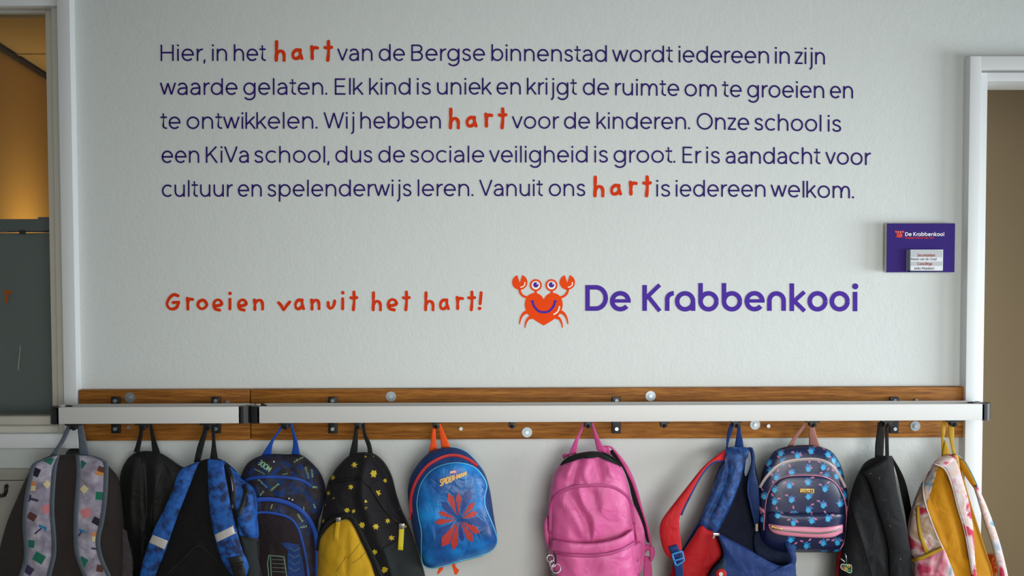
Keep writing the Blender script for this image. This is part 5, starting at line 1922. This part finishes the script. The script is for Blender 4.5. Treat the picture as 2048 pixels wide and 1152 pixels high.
def sprig(mb, x, y, d, seed, m=(1, 2, 3), inside=B9.hit):
    """A small abstract print motif: a blue blot with a darker speck and two pink dabs."""
    rn = random.Random(seed)
    a = rn.uniform(0, 6.28)
    k = 1 / 3.69
    decal(mb, star(x + 1, y + 2, 33 * k, 6, seed, .6), d, m[1], inside=inside)
    q = [(x + 17 * k * math.cos(t * .7), y + 5 + 19 * k * math.sin(t * .7)) for t in range(9)]
    decal(mb, q, lambda X, Y: d(X, Y) - .0002, m[0], inside=inside)
    for s in (0.0, 2.2):
        ang = a + s
        cx_, cy_ = x + 35 * k * math.cos(ang), y - 4 + 26 * k * math.sin(ang)
        decal(mb, [(cx_ + (14 * math.cos(t) * math.cos(ang) - 7 * math.sin(t) * math.sin(ang)) * k, cy_ + (14 * math.cos(t) * math.sin(ang) + 7 * math.sin(t) * math.cos(ang)) * k) for t in [i * .628 for i in range(10)]], lambda X, Y: d(X, Y) - .0001, m[2], inside=inside)


PAN9 = [(103, 812), (112, 680), (132, 560), (182, 470), (252, 425), (350, 411), (480, 412), (562, 426), (632, 470), (680, 550), (702, 620), (710, 700), (704, 830), (690, 905), (664, 950), (500, 962), (340, 962), (180, 950), (110, 890)]
PK9 = [(140, 684), (300, 688), (500, 690), (688, 690), (692, 760), (680, 838), (640, 862), (400, 868), (240, 852), (150, 812), (132, 760)]


def contains(pts, x, y):
    c = False
    n = len(pts)
    for i in range(n):
        (ax, ay), (bx, by) = pts[i], pts[(i + 1) % n]
        if (ay > y) != (by > y) and x < (bx - ax) * (y - ay) / (by - ay) + ax:
            c = not c
    return c


b = MB()
B9.put(b)
for i, (x, y) in enumerate(FIG):
    if not contains(PAN9, x, y):
        q = z([(x, y)])[0]
        sprig(b, q[0], q[1], B9.off(.0008), i)
b.build('body', [F_N9, CYN, CYN2, PKP], r9)
d9 = B9.off(0)
WZ = mat('pale_zip_tape', '#b8a8a8', .4, .3)
zipper(r9, z([(72, 500), (118, 425), (200, 342), (300, 302), (430, 289), (520, 296), (600, 335), (665, 420), (705, 500)]), d9, WZ, GREYMETAL, 6)
b = MB()
tt = patch(b, z(PAN9), d9, .002, .010, rings=12, N=110, n=3)
t9 = surf(tt, d9)
for i, (x, y) in enumerate(FIG):
    if contains(PAN9, x, y) and not contains(PK9, x, y):
        q = z([(x, y)])[0]
        sprig(b, q[0], q[1], lambda X, Y: t9(X, Y) - .0008, i)
pn9 = b.build('front_panel', [F_N9, CYN, CYN2, PKP], r9)
b = MB()
piping(b, z(PAN9[:15]), .0036, t9, off=-.001)
b.build('piping', F_PI, pn9)
b = MB()
piping(b, z([(170, 470), (250, 412), (350, 398), (480, 399), (565, 412), (640, 455), (690, 530)]), .0016, d9, off=0)
b.build('upper_seam', mat('grey_piping', '#6a6a80', .4), r9)
b = MB()
tt = patch(b, z(PK9), t9, .003, .022, rings=12, N=100, n=3.5, k=4)
tk9 = surf(tt, t9)
for i, (x, y) in enumerate(FIG):
    if contains(PK9, x, y):
        q = z([(x, y)])[0]
        sprig(b, q[0], q[1], lambda X, Y: tk9(X, Y) - .0008, i)
pk9 = b.build('front_pocket', [F_N9, CYN, CYN2, PKP], r9)
b = MB()
t_ = strip(b, z([(134, 766), (250, 781), (400, 787), (550, 791), (686, 770)]), z([(140, 800), (170, 830), (250, 852), (450, 867), (600, 866), (684, 832)]), tk9, .004, n=40, bulge=.003, off=.003)
pb9 = b.build('zip_band', F_PI, pk9, label='pink zip band')
tb9 = surf(t_, tk9)
zipper(pb9, z([(165, 800), (230, 812), (320, 824), (400, 831), (520, 835), (620, 822), (672, 804)]), tb9, GREYMETAL, GREYMETAL, 3.5, off=.001, name='zip_teeth')
pull(pb9, *z([(165, 790)])[0], *z([(235, 806)])[0], 3.5, tb9, BRASS, BRASS)
b = MB()
patch(b, z([(365, 505), (473, 507), (472, 544), (364, 540)]), t9, .002, .0006, smooth=False, N=40, rings=3)
np9 = b.build('name_plate', BRASS, pn9)
b = MB()
word(b, 'StitcH', z([(371, 0)])[0][0], z([(466, 0)])[0][0], z([(0, 539)])[0][1], 6.0, lambda x, y: t9(x, y) - .0036, 0, stroke=1.25, gl={**GL, 'H': GL['H'], 't': GL['t']})
b.build('plate_lettering', mat('black_enamel', '#16120c', .5), np9, smooth=False)
b = MB()
strip(b, z([(62, 625), (78, 645), (104, 660)]), z([(62, 660), (80, 675), (104, 690)]), d9, .003, n=8, off=.002, bulge=.002)
b.build('side_tab', F_PI, r9)
b = MB()
strip(b, z([(706, 650), (716, 640), (726, 620)]), z([(706, 700), (718, 690), (726, 665)]), d9, .003, n=8, off=.002, bulge=.002)
b.build('side_tab', F_PI, r9)
F_H9 = mat('dusty_pink_strap', '#a8766c', .5, bump=.15, bscale=600)
handle(r9, F_H9, (z([(402, 22), (370, 60), (320, 125), (275, 196)]), z([(418, 30), (390, 75), (350, 130), (318, 190)])), (z([(438, 40), (434, 110), (436, 190)]), z([(472, 40), (490, 110), (518, 198)])), HD, -.105)

# ------------------------------------------------------------------ 10 plain black, firm
z = Z(1660, 840, 3.695)
r10 = empty('backpack', P(1750, 1200, -.1), 'dusty plain black backpack with thin strap and keychain tag near the doorway', 'backpack', GB)
F_10 = fab('charcoal_canvas', '#131418', .75, .25, 900, var=.12, vs=12)
LINT = mat('white_lint', '#76777c', .9)
B10 = Body(z([(222, 365), (262, 310), (330, 276), (440, 263), (466, 300), (478, 400), (505, 560), (562, 800), (600, 1000), (612, 1150), (640, 1500), (40, 1500), (62, 1140), (92, 960), (112, 860), (126, 700), (150, 560), (186, 440)]), -.12, .075, .06,
           folds=[(z([(240, 380), (330, 560), (390, 800), (430, 950), (445, 1140)]), -.012, 6), (z([(160, 600), (210, 800), (270, 1000), (310, 1150)]), .006, 6), (z([(440, 960), (520, 980), (590, 1000)]), .005, 5), (z([(430, 280), (450, 500), (520, 800)]), .008, 9)])
b = MB()
B10.put(b)
b.build('body', F_10, r10)
d10 = B10.off(0)
b = MB()
strip(b, z([(236, 385), (290, 460), (345, 640), (395, 800), (432, 950), (442, 1140), (450, 1350)]), z([(440, 266), (470, 400), (515, 600), (560, 790), (594, 960), (612, 1140), (620, 1350)]), d10, .008, n=36, bulge=.010, off=.006, k=10)
t_ = b.bvh()
tl = surf(t_, d10, .0008)
for i, (x, y, s) in enumerate(((300, 395, 6), (365, 432, 6), (400, 588, 4), (442, 780, 6), (450, 790, 4), (522, 1028, 6), (455, 970, 3), (370, 420, 3), (420, 590, 3))):
    q = z([(x, y)])[0]
    decal(b, star(q[0], q[1], s / 3.695, 4, i, .4), tl, 1)
b.build('back_panel', [F_10, LINT], r10)
b = MB()
piping(b, z([(155, 600), (185, 720), (225, 850), (270, 1000), (310, 1140), (330, 1250)]), .0022, d10)
b.build('seam', F_DK, r10)
b = MB()
piping(b, z([(100, 1050), (180, 1045), (265, 1035)]), .0016, d10)
b.build('seam', F_DK, r10)
b = MB()
strip(b, z([(440, 270), (470, 330), (500, 430), (535, 600), (556, 710), (575, 860)]), z([(455, 262), (520, 370), (562, 470), (592, 600), (605, 700), (600, 880)]), [-.10, -.075, -.06, -.055, -.06, -.09], .008, n=26, bulge=.004)
b.build('shoulder_strap', F_DK, r10)
b = MB()
patch(b, z([(92, 930), (110, 945), (95, 1040), (85, 1140), (85, 1300), (30, 1300), (34, 1140), (45, 1020), (60, 970)]), lambda x, y: -.11, .0, .03, N=60, k=4)
b.build('side_pocket', fab('dark_red', '#8a0e16', .7), r10, label='dark red side pocket')
handle(r10, F_DK, (z([(353, 15), (345, 90), (334, 180), (331, 280)]), z([(396, 15), (402, 90), (400, 180), (394, 270)])), (z([(404, 15), (406, 140), (408, 270)]), z([(433, 15), (434, 140), (437, 268)])), HD, -.13)
kt = empty('keychain', P(*z([(118, 1130)])[0], -.19), 'small coloured keychain tag with white edge on the dusty black backpack', 'keychain')
b = MB()
yk = d10(*z([(150, 1090)])[0]) - .012
tag_o = z([(80, 1072), (92, 1062), (118, 1070), (150, 1068), (160, 1085), (158, 1108), (160, 1122), (150, 1132), (120, 1118), (82, 1098)])
patch(b, tag_o, lambda x, y: yk, 0, .001, N=50, k=4, rings=3, skirt=.004)
tg = b.build('tag', mat('tag_dark', '#14241a', .4), kt)
b = MB()
piping(b, tag_o, .0012, lambda x, y: yk - .001, closed=True, k=4)
b.build('tag_edge', mat('tag_white', '#b8c0a8', .5), tg)
for t, a, c, y, m in (('SU', 100, 124, 1086, '#2c6e38'), ('PER', 124, 150, 1088, '#a88a28')):
    b = MB()
    word(b, t, z([(a, 0)])[0][0], z([(c, 0)])[0][0], z([(0, y)])[0][1], 3.2, yk - .0016, stroke=1.1, slope=.1)
    b.build('lettering', mat('tag_' + t, m, .5), tg, smooth=False)
for t, a, c, y, m in (('MA', 86, 110, 1100, '#8e2430'), ('RI', 111, 130, 1108, '#a89a2c'), ('O', 133, 154, 1122, '#1c7a58')):
    b = MB()
    word(b, t, z([(a, 0)])[0][0], z([(c, 0)])[0][0], z([(0, y)])[0][1], 3.8, yk - .0018, stroke=1.5, slope=.3)
    b.build('lettering', mat('tag_' + t, m, .5), tg, smooth=False)
b = MB()
q = [P(*p, yk) for p in z([(112, 985), (120, 1020), (122, 1070)])]
tube(b, q, .0018)
q = [P(*p, yk - .002) for p in z([(80, 1025), (108, 1048)])]
tube(b, q, .0018, 1)
b.build('clip', [GREYMETAL, mat('tag_white_bar', '#a8b0b0', .5)], kt)

# ------------------------------------------------------------------ 11 tie-dye and mustard
z = Z(1800, 840, 3.694)
r11 = empty('backpack', P(1900, 1200, -.1), 'mustard yellow backpack with pink and white tie-dye straps, last on the rail by the doorway', 'backpack', GB)
F_MU = fab('mustard', '#b0760a', .7, .2, 900, spec=.12)
F_TD = crumple(ramp_mat('tie_dye', [(.32, '#6a9cb4'), (.41, '#d8d0d6'), (.48, '#dcbcae'), (.53, '#dcd0d6'), (.59, '#c62a50')], 14, .7, detail=2.5, distort=.5))
F_TDD = crumple(ramp_mat('tie_dye_side', [(.34, '#4f88a0'), (.44, '#c4a89c'), (.52, '#a88c6c'), (.6, '#cfc0bc'), (.68, '#b52848')], 12, .7, detail=2.5, distort=.5))
F_MB = fab('mustard_binding', '#b08a1c', .6)
F_CR = fab('cream_edge', '#cfc2c0', .6)
B11 = Body(z([(248, 320), (308, 265), (400, 256), (440, 300), (470, 420), (520, 600), (580, 790), (640, 980), (690, 1150), (740, 1500), (60, 1500), (88, 1140), (84, 1040), (62, 940), (55, 820), (78, 680), (128, 530), (175, 440)]), -.12, .08, .06, N=170, rings=30,
           folds=[(z([(175, 470), (185, 600), (250, 760), (330, 960), (400, 1150)]), .008, 7), (z([(250, 720), (330, 660)]), -.005, 6), (z([(340, 420), (370, 560), (440, 800), (490, 1000)]), -.010, 9)])
b = MB()
B11.put(b)
b.build('body', F_MU, r11)
d11 = B11.off(0)
b = MB()
patch(b, z([(300, 275), (250, 320), (175, 440), (128, 530), (78, 680), (54, 820), (62, 940), (84, 1040), (90, 1140), (70, 1400), (480, 1400), (398, 1150), (335, 985), (275, 860), (215, 705), (178, 580), (172, 470), (200, 390), (255, 325)]), d11, .003, .004, N=150, rings=10, k=3, centre=z([(150, 800)])[0],
      folds=[(z([(150, 560), (130, 700), (150, 850)]), -.005, 6), (z([(230, 800), (180, 900)]), .004, 6), (z([(290, 900), (230, 940)]), .004, 5)])
sd11 = b.build('side_panel', F_TDD, r11, label='tie-dye side panel')
ts11 = surf(b.bvh(), d11)
b = MB()
strip(b, z([(122, 640), (125, 740), (138, 840), (165, 930), (190, 1000)]), z([(145, 630), (148, 740), (162, 830), (190, 910), (222, 985)]), ts11, .003, n=20, bulge=.002, off=.002)
b.build('side_zip', F_MB, sd11)
b = MB()
patch(b, z([(86, 1035), (150, 1022), (220, 995), (315, 945), (350, 1020), (400, 1150), (480, 1400), (70, 1400)]), ts11, .004, .016, N=90, rings=10, k=4, folds=[(z([(290, 985), (250, 1100)]), -.006, 5), (z([(230, 1010), (210, 1130)]), .005, 5), (z([(150, 1040), (150, 1140)]), .005, 6)])
sp11 = b.build('side_pocket', ramp_mat('tie_dye_pocket', [(.3, '#3f86a0'), (.45, '#c8b4b8'), (.55, '#c88a98'), (.66, '#a8204a')], 13, .65, detail=2.5, distort=.6), r11, label='tie-dye side pocket')
tz = surf(b.bvh(), ts11)
b = MB()
strip(b, z([(84, 1022), (150, 1008), (220, 978), (312, 934)]), z([(86, 1050), (150, 1038), (222, 1006), (318, 960)]), tz, .003, n=24, bulge=.003, off=.002)
b.build('pocket_binding', F_MB, sp11)
b = MB()
piping(b, z([(252, 322), (200, 388), (173, 470), (178, 580), (215, 705), (275, 860), (335, 985), (398, 1150), (430, 1260)]), .0024, ts11, off=.001)
b.build('piping', F_CR, sd11)


def strap11(L, R, d, off=.006, name='shoulder_strap', bulge=.005, th=.008, m=F_TD):
    b = MB()
    t = strip(b, z(L), z(R), d, th, n=40, bulge=bulge, off=off, k=8)
    return b.build(name, m, r11), surf(t, -.2)


s11, tsur = strap11([(250, 318), (330, 358), (378, 470), (420, 640), (468, 800), (500, 960), (528, 1140), (550, 1350)], [(405, 268), (440, 365), (478, 490), (512, 620), (545, 830), (552, 1000), (566, 1140), (580, 1350)], d11)
b = MB()
piping(b, z([(252, 322), (330, 364), (380, 476), (424, 646), (472, 806), (504, 966), (532, 1140)]), .0020, tsur, off=-.001)
piping(b, z([(275, 318), (342, 352), (394, 462), (436, 632), (484, 792), (514, 956), (540, 1140)]), .0012, tsur, off=.0)
b.build('strap_edge', F_CR, s11)
b = MB()
patch(b, z([(300, 268), (405, 254), (412, 275), (330, 345), (252, 322)]), d11, .012, .006, N=50, k=4)
b.build('strap_top', F_TD, s11)
b = MB()
strip(b, z([(388, 262), (412, 300), (438, 350)]), z([(425, 252), (436, 300), (442, 345)]), d11, .003, n=10, off=.012, bulge=.002)
b.build('strap_lining', fab('pale_mustard', '#d8b060', .6), s11)
s12, tsu2 = strap11([(418, 255), (445, 345), (475, 405), (545, 505), (556, 510)], [(432, 252), (490, 325), (540, 420), (568, 490), (574, 500)], [-.15, -.16, -.17, -.175], m=F_MU, off=0, bulge=.003)
b = MB()
strip(b, z([(548, 495), (582, 605), (622, 740), (682, 920), (735, 1145), (770, 1350)]), z([(568, 478), (622, 590), (682, 740), (742, 920), (797, 1145), (830, 1350)]), [-.175, -.18, -.18, -.17, -.16], .009, n=40, bulge=.006, k=8)
t12 = surf(b.bvh(), -.17)
ps = b.build('strap_pad', F_TD, s12, label='pink and white tie-dye strap')
b = MB()
piping(b, z([(426, 254), (492, 326), (542, 420), (572, 490), (566, 505)]), .0022, tsu2, off=-.001)
piping(b, z([(548, 495), (582, 605), (622, 740), (682, 920), (735, 1145)]), .0024, t12, off=-.002)
b.build('strap_edge', mat('pale_blue_edge', '#7fa9b4', .6), s12)
handle(r11, F_MB, (z([(308, 15), (303, 80), (305, 160), (306, 268)]), z([(340, 15), (334, 90), (326, 150), (332, 262)])), (z([(358, 25), (358, 100), (370, 170), (390, 258)]), z([(397, 25), (400, 100), (400, 180), (415, 252)])), HD, -.14)
b = MB()
strip(b, z([(330, 150), (320, 200), (310, 262)]), z([(338, 148), (358, 200), (370, 258)]), [-.15, -.148, -.145], .002, n=12, bulge=.002)
tube(b, [P(*p, -.165) for p in z([(332, 118), (352, 113), (380, 115), (402, 118)])], .0012)
b.build('loop_label', F_MB, r11)
# fluffy orange pompom
pm = MB()
rn = random.Random(3)
cc = P(*z([(680, 1070)])[0], -.09)
bm = bmesh.new()
bmesh.ops.create_icosphere(bm, subdivisions=4, radius=1)
for v in bm.verts:
    n_ = v.co.normalized()
    rr = .028 + .007 * noise.noise(n_ * 9) + .004 * noise.noise(n_ * 25)
    v.co = cc + Vector((n_.x, n_.y, n_.z * 1.15)) * rr
pm.bm(bm)
for i in range(420):
    n_ = Vector((rn.gauss(0, 1), rn.gauss(0, 1), rn.gauss(0, 1))).normalized()
    p = cc + Vector((n_.x, n_.y, n_.z * 1.15)) * .026
    q = p + (n_ + Vector((rn.uniform(-.5, .5), rn.uniform(-.5, .5), rn.uniform(-.5, .5)))) * rn.uniform(.008, .014)
    s = n_.cross(Vector((rn.random(), rn.random(), 1))).normalized() * .0012
    pm.add([p - s, p + s, q], [(0, 1, 2)])
tag(pm.build('pompom', fab('orange_fluff', '#c4581c', .9)), 'fluffy orange pompom hanging behind the tie-dye strap of the mustard backpack', 'pompom')
